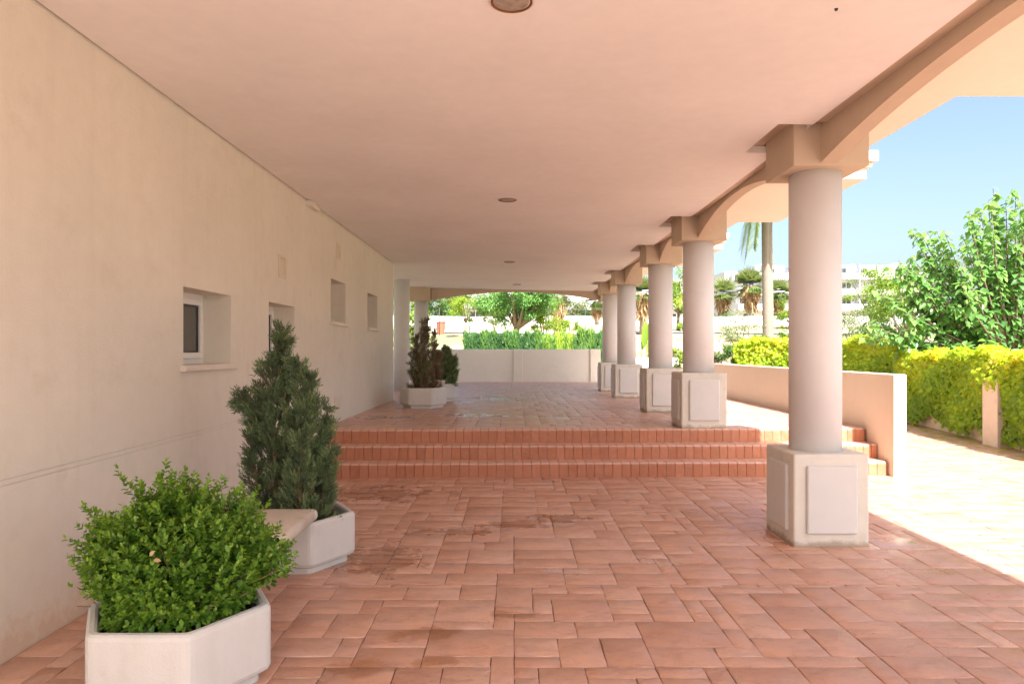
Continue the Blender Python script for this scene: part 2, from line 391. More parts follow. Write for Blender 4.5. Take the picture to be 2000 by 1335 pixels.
def stone_geo(r, z, rg):
    x0, x1, y0, y1 = r; g = 0.0022; cx, cy = (x0+x1)/2, (y0+y1)/2
    def j(k=0.0028): return rg.uniform(-k, k)
    fx = cx + rg.uniform(-.25, .25)*(x1-x0); fy = cy + rg.uniform(-.25, .25)*(y1-y0)
    q = [(x0+g+j(), y0+g+j()), (fx, y0+g+j()), (x1-g+j(), y0+g+j()), (x1-g+j(), fy), (x1-g+j(), y1-g+j()), (cx*2-fx, y1-g+j()), (x0+g+j(), y1-g+j()), (x0+g+j(), cy*2-fy)]
    zz = z + rg.uniform(-0.0015, 0.0015); c = rg.uniform(.003, .0055)
    def ins(p): return (p[0] + c*(-1 if p[0] > cx else 1)*(abs(p[0]-cx) > .4*(x1-x0)), p[1] + c*(-1 if p[1] > cy else 1)*(abs(p[1]-cy) > .4*(y1-y0)))
    V = [(a, b_, z-0.03) for a, b_ in q] + [(a, b_, zz-0.0022) for a, b_ in q] + [(*ins(p), zz + j(.0006)) for p in q] + [(cx, cy, zz + j(.0012))]
    T = []
    for i in range(8):
        k = (i+1) % 8
        T += [(i, k, 8+k), (i, 8+k, 8+i), (8+i, 8+k, 16+k), (8+i, 16+k, 16+i), (16+i, 16+k, 24)]
    return np.array(V), np.array(T)
def make_paving(name, base_boxes, areas, z, m, single, seed):
    bm = bmesh.new()
    for bb in base_boxes: box(bm, *bb)
    root = bm_obj(name, bm, mat('mortar')); tag(root, kind='structure')
    rects = []
    for k, a in enumerate(areas): rects += ashlar(*a, seed+k)
    rg = random.Random(seed)
    def score(r):
        cx, cy = (r[0]+r[1])/2, (r[2]+r[3])/2
        if cy < 2.6: return 0
        sx = 1003 + cx*F/cy; sy = 686 + (CAMH - z)*F/cy
        if not (0 < sx < 2000 and sy < 1345): return 0
        return (r[1]-r[0])*(r[3]-r[2])/cy**3
    order = sorted(rects, key=score, reverse=True); top = [r for r in order[:single] if score(r) > 0]; rest = [r for r in rects if r not in set(top)]
    tones = lambda: rg.betavariate(2.2, 2.2)
    for r in top:
        V, Q = stone_geo(r, z, rg); c0 = V.mean(0); c0[2] = z
        me = np_mesh('paving_stone', V - c0, Q, np.full(len(V), tones()))
        link('paving_stone', me, mat(m), root, tuple(c0))
    Vs, Qs, To, off = [], [], [], 0
    for r in rest:
        V, Q = stone_geo(r, z, rg); Vs.append(V); Qs.append(Q+off); To.append(np.full(len(V), tones())); off += len(V)
    o = link('far_paving', np_mesh('far_paving', np.concatenate(Vs), np.concatenate(Qs), np.concatenate(To)), mat(m), root)
    o['kind'] = 'stuff'
    return root
lower = make_paving('lower_paving', [(XW-0.4, 9.0, -1.32, 8.6, -0.3, -0.008), (4.62, 9.0, 8.6, 17.0, -0.3, -0.008)],
    [(XW+0.002, 8.9, -1.30, 4.46), (XW+0.002, 8.9, 4.462, 8.45), (4.70, 8.9, 8.452, 16.9)], 0.0, 'stamped_stone', 250, 11)
upper = make_paving('upper_paving', [(-6.0, 4.62, 8.98, 23.2, -0.3, ZU-0.011)],
    [(-6.0, 4.53, 8.99, 23.0)], ZU-0.003, 'stamped_stone_upper', 50, 31)

bm = bmesh.new(); box(bm, -30, 30, -40, -1.33, -0.3, -0.004); tag(bm_obj('bounce_ground', bm, mat('bounce_ground_grey')), kind='structure')  # unseen ground added behind the camera to steer the light it bounces in
# ------------------------------------------------------------------ steps: soldier bricks
bm = bmesh.new()
STEP_Z = [0.172, 0.343, ZU]; STEP_Y = [8.22, 8.48, 8.74]; SK = 0.03
for k in range(3):
    y0 = STEP_Y[k] + 0.02
    vs = [(XW, y0+SK*XW), (4.54, y0+SK*4.54), (4.54, 9.2), (XW, 9.2)]
    rings(bm, [[(a, b_, -0.02) for a, b_ in vs], [(a, b_, STEP_Z[k]-0.02-0.001*k) for a, b_ in vs]])
steps = bm_obj('steps', bm, mat('mortar')); tag(steps, kind='structure')
rg = random.Random(3)
for k in range(3):
    x = XW + 0.003; z0 = STEP_Z[k-1] if k else 0.0; z1 = STEP_Z[k]
    while x < 4.50:
        w = rg.choice((0.104, 0.107, 0.11)); x2 = min(x + w, 4.535)
        bm = bmesh.new(); h = z1 - z0
        yb = (STEP_Y[k+1] + 0.03 if k < 2 else 9.03) - STEP_Y[k]
        hw = (x2-x)/2 - 0.0014; jo = rg.uniform(-0.0015, 0.0015)
        prof = [(0.0+jo, -0.01), (0.0+jo, h-0.032), (0.004+jo, h-0.016), (0.014, h-0.005), (0.03, h), (yb, h+0.0005*k), (yb, -0.01)]
        a = [bm.verts.new((-hw + (0.0015 if 0 < i < 5 else 0), p[0], p[1])) for i, p in enumerate(prof)]
        b_ = [bm.verts.new((hw - (0.0015 if 0 < i < 5 else 0), p[0], p[1])) for i, p in enumerate(prof)]
        bm.faces.new(a); bm.faces.new(b_[::-1])
        for i in range(len(prof)):
            bm.faces.new((a[i], a[(i+1) % 7], b_[(i+1) % 7], b_[i]))
        xc = (x+x2)/2
        bm.normal_update()
        bm.faces.ensure_lookup_table()
        o = bm_obj('brick', bm, mat('step_brick'), steps, (xc, STEP_Y[k] + SK*xc, z0 + rg.uniform(-0.001, 0.001)))
        at = o.data.attributes.new('tone', 'FLOAT', 'POINT'); at.data.foreach_set('value', [rg.random()]*len(o.data.vertices))
        o.data.materials.append(mat('tread_stone'))
        for f in o.data.polygons:
            if f.normal.z > 0.55: f.material_index = 1
        o.rotation_euler.z = math.atan(SK)
        x = x2

# ------------------------------------------------------------------ building
def grid_slab(bm, us, vs, depth, fn):
    """cells in (u,v) with depth(u,v) below the face; None = hole (0.3 deep sides)."""
    D = [[depth((us[i]+us[i+1])/2, (vs[j]+vs[j+1])/2) for j in range(len(vs)-1)] for i in range(len(us)-1)]
    def quad(pts): bm.faces.new([bm.verts.new(p) for p in pts])
    for i in range(len(us)-1):
        for j in range(len(vs)-1):
            d = D[i][j]
            if d is not None:
                quad([fn(us[i], vs[j], d), fn(us[i+1], vs[j], d), fn(us[i+1], vs[j+1], d), fn(us[i], vs[j+1], d)])
            for di, dj in ((1, 0), (0, 1)):
                if i+di < len(us)-1 and j+dj < len(vs)-1:
                    e = D[i+di][j+dj]
                    if e != d:
                        a = 0.3 if d is None else d; c = 0.3 if e is None else e
                        if di: quad([fn(us[i+1], vs[j], a), fn(us[i+1], vs[j+1], a), fn(us[i+1], vs[j+1], c), fn(us[i+1], vs[j], c)])
                        else: quad([fn(us[i], vs[j+1], a), fn(us[i+1], vs[j+1], a), fn(us[i+1], vs[j+1], c), fn(us[i], vs[j+1], c)])
    bmesh.ops.remove_doubles(bm, verts=bm.verts, dist=1e-5)

bld = empty('building', (XW, 8, 0))
tag(bld, 'cream rendered building with deep covered walkway, small windows and overhanging balconies', 'building')
def bpart(name, bm, m, parent=None, smooth=False):
    o = bm_obj(name, bm, m, None, None, smooth); p = parent or bld
    o.parent = p
    w = Vector((0, 0, 0)); q = p
    while q is not None: w += q.location; q = q.parent
    o.location = -w
    return o
WINS = [(5.155, 6.02, 1.395, 1.985), (6.956, 7.77, 1.395, 2.0), (9.31, 10.14, 1.905, 2.487), (11.65, 12.5, 1.905, 2.493)]
us = sorted({-1.3, 8.05, WALL_END} | {w[0] for w in WINS} | {w[1] for w in WINS})
GZ = [(0.850, 0.8555), (0.878, 0.8835), (1.366, 1.372)]
vs = sorted({-0.1, 3.60} | {g for gg in GZ for g in gg} | {w[2] for w in WINS} | {w[3] for w in WINS})
def wdepth(y, z):
    for a in WINS:
        if a[0] < y < a[1] and a[2] < z < a[3]: return None
    if y < 8.05 and (GZ[0][0] < z < GZ[0][1] or GZ[1][0] < z < GZ[1][1]): return 0.006
    if y > 8.05 and GZ[2][0] < z < GZ[2][1]: return 0.006
    return 0.0
bm = bmesh.new(); grid_slab(bm, us, vs, wdepth, lambda y, z, d: (XW - d, y, z))
# end return of the wall (faces the garden) and its back
for q in ([(XW, WALL_END, -0.1), (XW-6, WALL_END, -0.1), (XW-6, WALL_END, 3.60), (XW, WALL_END, 3.60)],
          [(XW, -1.3, -0.1), (XW, -1.3, 3.60), (XW-6, -1.3, 3.60), (XW-6, -1.3, -0.1)]):
    bm.faces.new([bm.verts.new(p) for p in q])
bpart('wall', bm, mat('wall_render'))
bm = bmesh.new(); box(bm, XW-6, XW-0.31, -1.29, WALL_END-0.01, 3.4, 3.55)     # closes the rooms from above
bpart('floor_slab', bm, mat('wall_render'))
for k, (y0, y1, z0, z1) in enumerate(WINS):
    xf = XW - 0.235
    bm = bmesh.new()
    fr = 0.045
    for a in ((y0, y0+fr, z0, z1), (y1-fr, y1, z0, z1), (y0+fr, y1-fr, z1-fr, z1), (y0+fr, y1-fr, z0, z0+fr)):
        box(bm, xf-0.06, xf, a[0], a[1], a[2], a[3], 0.004, 1)
    c0, c1, d0, d1 = y0+fr, y1-fr, z0+fr, z1-fr; cf = 0.05
    for a in ((c0, c0+cf, d0, d1), (c1-cf, c1, d0, d1), (c0+cf, c1-cf, d1-cf, d1), (c0+cf, c1-cf, d0, d0+cf)):
        box(bm, xf-0.05, xf+0.018, a[0], a[1], a[2], a[3], 0.005, 1)
    w = bpart('window', bm, mat('white_pvc'))
    bm = bmesh.new(); box(bm, xf-0.03, xf-0.012, c0+cf-0.005, c1-cf+0.005, d0+cf-0.005, d1-cf+0.005)
    bpart('pane', bm, mat('window_glass'), w)
    bm = bmesh.new(); e0, e1, f0, f1 = c0+cf, c1-cf, d0+cf, d1-cf
    for a in ((e0, e0+.014, f0, f1), (e1-.014, e1, f0, f1), (e0+.014, e1-.014, f1-.014, f1), (e0+.014, e1-.014, f0, f0+.014)):
        box(bm, xf-0.0118, xf-0.004, *a)
    bpart('gasket', bm, mat('steel_dark'), w)
    bm = bmesh.new(); box(bm, xf+0.001, XW+0.045, y0-0.05, y1+0.05, z0-0.045, z0+0.003, 0.005, 2)
    bpart('sill', bm, mat('sill_stone'), w)
for (ya, yb, za, zb) in ((7.235, 7.47, 2.28, 2.52), (9.61, 9.84, 2.79, 3.02), (9.50, 9.74, 0.655, 0.875)):
    bm = bmesh.new()
    for a in ((ya, ya+.03, za, zb), (yb-.03, yb, za, zb), (ya+.03, yb-.03, za, za+.03), (ya+.03, yb-.03, zb-.03, zb)):
        box(bm, XW+0.001, XW+0.014, *a, 0.003, 1)
    v = bpart('vent', bm, mat('vent_paint'))
    for i in range(7):
        z = za + 0.04 + i*(zb-za-0.08)/6.5
        bm = bmesh.new(); box(bm, XW+0.001, XW+0.010, ya+.032, yb-.032, z, z+0.014, 0.002, 1)
        bpart('slat', bm, mat('vent_paint'), v)
bm = bmesh.new(); box(bm, XW+0.001, XW+0.07, 8.2, 8.55, ceil_z(XW)-0.07, ceil_z(XW)-0.005, 0.006, 2)
bpart('junction_box', bm, mat('wall_render'))

# ceiling boards with cut-outs round the capitals and a joint line
cut = [(p-0.11, p+PW+0.06) for p in PY]
us = sorted({XW+0.02, 1.995, 2.255}); vy = sorted({-1.25, 9.445, 9.452, 20.1} | {c for cc in cut for c in cc} | {WALL_END+0.35})
def cdepth(x, y):
    if x > 1.995 and any(a < y < b_ for a, b_ in cut): return None
    if 9.445 < y < 9.452: return 0.006
    return 0.0
bm = bmesh.new(); grid_slab(bm, us, vy, cdepth, lambda x, y, d: (x, y, ceil_z(x) + min(d, 0.06)))
for x, ya, yb in ((2.255, -1.25, 20.1), (XW+0.02, -1.25, WALL_END+0.35)):      # edges of the boards
    bm.faces.new([bm.verts.new(p) for p in ((x, ya, ceil_z(x)), (x, yb, ceil_z(x)), (x, yb, ceil_z(x)+.06), (x, ya, ceil_z(x)+.06))])
bpart('ceiling', bm, mat('ceiling_paint'))
bm = bmesh.new(); box(bm, -6.2, XW+0.02, WALL_END+0.02, 20.1, ceil_z(XW)+0.02, ceil_z(XW)+0.1); bpart('ceiling', bm, mat('ceiling_paint'))
# balcony slabs above the colonnade: wide over each pair of columns, set back between
def slab(bm, x1, y0, y1):
    box(bm, -6.0, x1, y0, y1, 3.60, 3.73); box(bm, -6.0, x1+0.05, y0-0.05, y1+0.05, 3.733, 3.79, 0.01, 2)
    box(bm, -6.0, x1+0.10, y0-0.10, y1+0.10, 3.793, 3.92, 0.01, 2)
bm = bmesh.new(); box(bm, -6.01, 3.66, -1.3, 20.8, 3.605, 3.728); box(bm, -6.01, 3.71, -1.35, 20.85, 3.735, 3.788, 0.01, 2); box(bm, -6.01, 3.76, -1.4, 20.9, 3.795, 3.916, 0.01, 2)
bpart('roof_slab', bm, mat('balcony_render'))
for y0, y1 in ((-1.25, 5.70), (8.42, 11.25), (14.2, 17.1)):
    bm = bmesh.new(); slab(bm, 4.30, y0, y1); bpart('balcony', bm, mat('balcony_render'))
    bm = bmesh.new(); box(bm, 3.4, 4.20, y0+0.02, y1-0.02, 3.922, 4.7); bpart('shading_block', bm, mat('wall_render'))  # second box: unseen block added over the balcony, sized to shade the steps
bm = bmesh.new(); box(bm, -6.0, 3.4, -1.2, 20.6, 3.922, 5.0); bpart('upper_wall', bm, mat('wall_render'))

# arched beams between the capitals
def arch_beam(a0, a1, zs, rise, along, c0, c1, ztop):
    bm = bmesh.new(); n = 24; loops = []
    for i in range(n+1):
        t = a0 + (a1-a0)*i/n; u = (2*i/n - 1); z = zs + rise*(1-u*u)
        q = [(c0, z), (c1, z), (c1, ztop), (c0, ztop)]
        loops.append([(x, t, zz) if along == 'Y' else (t, x, zz) for x, zz in q])
    rings(bm, loops); return bm
spans = [(PY[i]+PW, PY[i+1]) for i in range(5)]
for i, (a, b_) in enumerate(spans):
    bpart('arched_beam', arch_beam(a-0.02, b_+0.02, 2.945, 0.20 if i == 0 else 0.245, 'Y', 2.362, 2.49, 3.61), mat('beam_render'))
bpart('arched_beam', arch_beam(PY[5]+PW-0.02, 19.5, 2.945, 0.2, 'Y', 2.45, 2.58, 3.61), mat('beam_render'))
bpart('arched_beam', arch_beam(-2.335, 2.47, 2.95, 0.245, 'X', 19.62, 19.78, 3.61), mat('beam_render'))
bpart('arched_beam', arch_beam(-8.0, -2.96, 2.95, 0.245, 'X', 19.62, 19.78, 3.61), mat('beam_render'))
bpart('arched_beam', arch_beam(-1.25, PY[0]+0.02, 2.945, 0.2, 'Y', 2.362, 2.49, 3.61), mat('beam_render'))

edges_ = [-1.25] + [c for cc in cut for c in cc] + [19.4]
for i in range(0, len(edges_), 2):
    bm = bmesh.new(); box(bm, 2.256, 2.361, edges_[i], edges_[i+1], ceil_z(2.26)+0.02, 3.5); bpart('beam_trim', bm, mat('beam_render'))
for a, b_ in cut:
    bm = bmesh.new(); box(bm, 1.98, 2.155, a-.01, b_+.01, ceil_z(2.0)+.061, ceil_z(2.0)+.09); bpart('recess_lining', bm, mat('beam_render'))
# columns: pedestal (> panels), shaft, capital
ped_me = {}
def make_column(x0, y0, zf, label, w=PW, pedestal=True, capital=True, r=0.2, group='columns of the arcade'):
    cx, cy = x0+w/2, y0+w/2
    t = empty('column', (cx, cy, zf)); tag(t, label, 'column', group)
    hp = 0.71 if pedestal else 0.0; zc = 2.93 - zf if capital else ceil_z(cx) - zf + 0.1
    if pedestal:
        if 'ped' not in ped_me:
            bm = bmesh.new(); box(bm, -w/2, w/2, -w/2, w/2, -0.01, hp, 0.016, 3)
            me = bpy.data.meshes.new('pedestal'); bmesh.ops.recalc_face_normals(bm, faces=bm.faces); bm.to_mesh(me); bm.free(); me.materials.append(mat('pedestal_render')); ped_me['ped'] = me
            bm = bmesh.new(); box(bm, -0.195, 0.195, -0.026, 0.01, 0.10, 0.622, 0.014, 3)
            me = bpy.data.meshes.new('panel'); bmesh.ops.recalc_face_normals(bm, faces=bm.faces); bm.to_mesh(me); bm.free(); me.materials.append(mat('panel_render')); ped_me['panel'] = me
        p = link('pedestal', ped_me['ped'], None, t)
        for k in range(4):
            o = link('panel', ped_me['panel'], None, p); o.rotation_euler.z = k*math.pi/2
            d = Vector((0, -w/2, 0)); d.rotate(Matrix.Rotation(k*math.pi/2, 3, 'Z')); o.location = d
    bm = bmesh.new(); cyl(bm, 0, 0, hp-0.005, zc+0.01, r, r, 64); bm_obj('shaft', bm, mat('shaft_paint'), t)
    if capital:
        bm = bmesh.new(); box(bm, -w/2, w/2, -w/2, w/2, zc, 3.60-zf, 0.004, 1); bm_obj('capital', bm, mat('beam_render'), t)
    return t
make_column(PX0, PY[0], 0, 'arcade column beside the camera, nearest to the viewer')
make_column(PX0, PY[1], 0, 'large white round column standing on the lower floor in front of the steps')
make_column(PX0, PY[2], ZU, 'white round column on panelled pedestal at the very edge of the top step')
make_column(PX0, PY[3], ZU, 'white round column, third of the arcade, next behind the one on the top step')
make_column(PX0, PY[4], ZU, 'white round column, fourth of the arcade, second from the far end')
make_column(PX0, PY[5], ZU, 'farthest white round column on a pedestal, nearest the low end wall')
make_column(2.45, 19.5, ZU, 'column at the right end of the far arch, half hidden behind the arcade', pedestal=False, group='columns of the far arch')
make_column(-2.935, 19.5, ZU, 'round column at the left end of the far arch, with a square capital', pedestal=False, group='columns of the far arch')
make_column(-3.13, 17.25, ZU, 'plain round column without capital just past the end of the left wall', pedestal=False, capital=False, group='columns of the far arch')

# ceiling lights
for (cx, cy, lab) in ((-0.01, 3.46, 'round recessed ceiling light with a rusty ring, nearest the camera'), (-0.07, 7.98, 'round ceiling light, second from the camera, before the ceiling joint'),
                      (-0.08, 13.5, 'round ceiling light, third from the camera, small in view'), (0.09, 18.0, 'farthest round ceiling light close to the far arch')):
    t = empty('ceiling_light', (cx, cy, ceil_z(cx))); tag(t, lab, 'ceiling light', 'recessed ceiling lights')
    bm = bmesh.new(); n = 40
    rings(bm, [[(rr*math.cos(2*math.pi*i/n), rr*math.sin(2*math.pi*i/n), zz) for i in range(n)] for rr, zz in ((0.104, 0.002), (0.104, -0.007), (0.100, -0.010), (0.095, -0.006), (0.092, 0.002))], False, False, True)
    bm_obj('ring', bm, mat('rust'), t)
    bm = bmesh.new(); rings(bm, [[(rr*math.cos(2*math.pi*i/n), rr*math.sin(2*math.pi*i/n), zz) for i in range(n)] for rr, zz in ((0.116, 0.002), (0.116, -0.003), (0.111, -0.006), (0.105, -0.005), (0.105, 0.002))], False, False, True)
    bm_obj('trim', bm, mat('sill_stone'), t)
    bm = bmesh.new(); rings(bm, [[(rr*math.cos(2*math.pi*i/n), rr*math.sin(2*math.pi*i/n), zz) for i in range(n)] for rr, zz in ((0.0925, -0.001), (0.07, -0.004), (0.03, -0.006))], False, True, True)
    bm_obj('lens', bm, mat('lamp_lens'), t)
bm = bmesh.new(); x = 1.55; cyl(bm, 0, 0, -0.009, 0.002, 0.007, 0.010, 10)
tag(bm_obj('ceiling_hook', bm, mat('steel_dark'), None, (1.62, 3.47, ceil_z(1.62))), 'tiny dark hook sticking out of the ceiling near the right beam', 'hook')

# low walls
bm = bmesh.new()
zt = 1.225
box(bm, 4.545, 4.70, 8.26, 15.8, -0.05, zt, 0.012, 2)
tag(bm_obj('parapet_wall', bm, mat('parapet_render')), 'tan rendered parapet wall with white sunlit end, right of the steps', 'wall')
ew = empty('end_wall', (0, 22.6, ZU)); tag(ew, 'low cream wall closing the far end of the covered walkway', 'wall')
bm = bmesh.new(); box(bm, -5.5, 2.80, 22.55, 22.72, ZU-0.02, 1.57, 0.008, 2); o = bm_obj('wall_panel', bm, mat('low_wall_render'), ew); o.location = -ew.location
for a, b_ in ((0.0, 0.29), (2.50, 2.83)):
    bm = bmesh.new(); box(bm, a, b_, 22.47, 22.75, ZU-0.02, 1.575, 0.008, 2); o = bm_obj('pilaster', bm, mat('low_wall_render'), ew); o.location = -ew.location
bm = bmesh.new(); box(bm, 3.3, 5.4, 22.6, 22.75, 0.2, 1.30, 0.01, 2)
tag(bm_obj('garden_wall', bm, mat('white_render')), 'short sunlit white wall seen between the far columns', 'wall')

# ------------------------------------------------------------------ planters, seats and shrubs
HR = 0.42
def hexloop(r, z, cr=0.03, n=4):
    pts = []
    for k in range(6):
        a = k*math.pi/3; c0 = Vector((r*math.cos(a), r*math.sin(a)))
        prv = Vector((r*math.cos(a-math.pi/3), r*math.sin(a-math.pi/3))); nxt = Vector((r*math.cos(a+math.pi/3), r*math.sin(a+math.pi/3)))
        p0 = c0 + (prv-c0).normalized()*cr; p1 = c0 + (nxt-c0).normalized()*cr
        for i in range(n):
            t = i/(n-1); q = p0*(1-t)**2 + c0*2*t*(1-t) + p1*t*t
            pts.append((q.x, q.y, z))
    return pts
def planter(cx, cy, zf, label):
    t = empty('planter', (cx, cy, zf)); tag(t, label, 'planter', 'hexagonal concrete planters')
    bm = bmesh.new()
    rings(bm, [hexloop(r, z) for r, z in ((0.365, -0.004), (0.365, 0.045), (0.395, 0.046), (0.412, 0.056), (0.42, 0.075), (0.42, 0.325), (0.416, 0.340), (0.405, 0.349), (0.385, 0.351), (0.372, 0.345), (0.366, 0.33), (0.360, 0.20))], True, False)
    bm_obj('tub', bm, mat('planter_concrete'), t)
    bm = bmesh.new(); n = 14; vv = {}
    for i in range(-n, n+1):
        for j in range(-n, n+1):
            x, y = i*0.37/n, j*0.37/n
            if abs(y) <= 0.318 and abs(x)*math.sqrt(3)/2 + abs(y)/2 <= 0.322:
                vv[i, j] = bm.verts.new((x, y, 0.285 + 0.012*math.sin(i*2.1+j*1.3) + random.uniform(-.008, .012)))
    for (i, j) in list(vv):
        q = [vv.get(k) for k in ((i, j), (i+1, j), (i+1, j+1), (i, j+1))]
        if all(q): bm.faces.new(q)
    bm_obj('soil', bm, mat('soil'), t)
    return t
planter(-1.525, 3.16, 0, 'white hexagonal concrete planter at the bottom left, holding the round leafy shrub')
planter(-1.557, 4.98, 0, 'white hexagonal concrete planter before the steps, holding the tall green conifer')
planter(-1.607, 12.3, ZU, 'white hexagonal concrete planter on the upper floor, holding the brown conifer')
planter(-1.585, 13.8, ZU, 'farthest white hexagonal concrete planter, partly hidden behind the brown conifer')

def seat(y0, y1, zf, label):
    cx = -1.55; t0 = 0.352; loops = []
    prof = []
    w2 = 0.215; th = 0.075; r = 0.03
    for (sx, sz, a0) in ((1, 0, -90), (1, 1, 0), (-1, 1, 90), (-1, 0, 180)):
        for k in range(5):
            a = R(a0 + 90*k/4); ccx = sx*(w2-r); ccz = r if sz == 0 else th-r
            prof.append((ccx + r*math.cos(a), ccz + r*math.sin(a)))
    bm = bmesh.new()
    ys_ = [y0, y0+0.008, y0+0.05, y0+0.055, y0+0.062, y0+0.067] + [y1-0.067, y1-0.062, y1-0.055, y1-0.05, y1-0.008, y1]
    sc = [0.955, 1, 1, 0.975, 0.975, 1, 1, 0.975, 0.975, 1, 1, 0.955]
    loops = [[(p[0]*s, y, (p[1]-th/2)*s + th/2) for p in prof] for y, s in zip(ys_, sc)]
    rings(bm, loops, smooth=True)
    o = bm_obj('bench_seat', bm, mat('seat_concrete'), None, (cx, 0, zf + t0))
    tag(o, label, 'bench seat', 'concrete seats resting between planters')
seat(3.50, 4.72, 0.0, 'rounded concrete seat slab resting on the rims of the two nearest planters')
seat(12.58, 13.56, ZU, 'rounded concrete seat slab resting on the two planters of the upper floor')

def twig_mesh(lines, r0, r1):
    bm = bmesh.new()
    for a, b_ in lines:
        a = Vector(a); b_ = Vector(b_); mid = (a+b_)/2 + Vector((random.uniform(-.03, .03), random.uniform(-.03, .03), 0.02))
        tube(bm, [a, mid, b_], [r0, (r0+r1)/2, r1], 5)
    return bm

# --- round small-leaved shrub in the front planter
def box_shrub():
    c0 = np.array([-1.52, 3.14, 0.30]); t = empty('shrub', (-1.52, 3.14, 0.30))
    tag(t, 'dense round shrub with small bright green leaves at the bottom left', 'shrub')
    n = 2300
    d = rdir(n, 0.35); d[:, 2] = np.abs(d[:, 2])*1.05 - 0.10; d = unit(d)
    lump = 1 + 0.13*np.sin(d[:, 0]*7 + 1.3)*np.cos(d[:, 1]*6) + 0.10*np.sin(d[:, 2]*9 + d[:, 0]*5) + rng.normal(0, 0.06, n)
    rad = (0.55 + 0.45*rng.random(n)**0.45)*lump
    tip = c0 + d*rad[:, None]*np.array([0.455, 0.36, 0.50]) + np.array([0, 0.02, 0.09])
    td = unit(d*np.array([1, 1, .6]) + np.array([0, 0, 0.75]) + rng.normal(0, 0.28, (n, 3)))
    # longer shoots that break the outline (photo pixels at the shrub's depth)
    ex = [(228, 905), (262, 935), (310, 915), (345, 925), (405, 925), (475, 935), (520, 985), (165, 985), (185, 1010), (130, 1050), (135, 1075), (150, 1020), (555, 1060), (545, 1030), (440, 930), (285, 945), (375, 955), (500, 960), (170, 1100), (180, 1160), (530, 1130), (505, 1170)]
    for (a, b_) in ex:
        for k in range(6):
            p = np.array(px(a + random.uniform(-6, 6), b_ + random.uniform(-4, 10), 3.14 + random.uniform(-0.12, 0.12)))
            s = c0 + np.array([0, 0, 0.28]); f = 1 - 0.075*k
            tip = np.vstack([tip, s + (p - s)*f]); td = np.vstack([td, unit(((p - s) + np.array([0, 0, 0.25]))[None])])
    n = len(tip); LP = 7; parts = []
    inner = np.linalg.norm((tip - c0)/np.array([0.47, 0.44, 0.58]), axis=1)
    for k in range(LP):
        for sgn in (-1, 1):
            perp = unit(np.cross(td, rng.normal(size=(n, 3))))
            P = tip - td*(0.016*k + rng.random((n, 1))*0.006)
            D = unit(td*(0.75 - 0.06*k) + perp*(0.55 + 0.08*k)*sgn)
            N = unit(td*0.8 + np.array([0, 0, 0.7]) + rng.normal(0, .3, (n, 3)))
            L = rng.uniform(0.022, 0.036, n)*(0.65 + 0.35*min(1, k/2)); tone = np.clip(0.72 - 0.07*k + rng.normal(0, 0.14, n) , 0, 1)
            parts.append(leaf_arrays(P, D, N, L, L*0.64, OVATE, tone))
    V, T, O = merge(parts)
    base = V.reshape(-1, 7, 3)[:, 0]; hx = np.maximum(np.abs(base[:, 1] - 3.16), np.abs(base[:, 0] + 1.525)*0.866 + np.abs(base[:, 1] - 3.16)*0.5); keep = (base[:, 2] > np.where(hx > 0.30, 0.40 + 0.5*(hx - 0.30), 0.305)) & (base[:, 0] > XW + 0.06)
    T = T.reshape(-1, 6, 3)[keep].reshape(-1, 3)
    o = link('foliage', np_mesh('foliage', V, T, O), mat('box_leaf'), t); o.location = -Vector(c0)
    idx = rng.choice(n, 150, replace=False)
    bm = twig_mesh([(Vector((c0[0] + random.uniform(-.1, .1), c0[1] + random.uniform(-.1, .1), 0.28)), Vector(tip[i] - td[i]*0.05)) for i in idx], 0.006, 0.0018)
    o = bm_obj('stems', bm, mat('twig'), t); o.location = -Vector(c0)
    P = np.array([px(292, 1085, 2.74), px(300, 1092, 2.74)], float)
    o = link('withered_leaf', np_mesh('withered_leaf', *leaf_arrays(P, np.array([[.5, 0, .5], [1, 0, -.2]]), np.array([[0, -1, .4]]*2, float), 0.03, 0.02, OVATE, np.array([.9, .6]))), mat('palm_skirt'), t); o.location = -Vector(c0)
box_shrub()

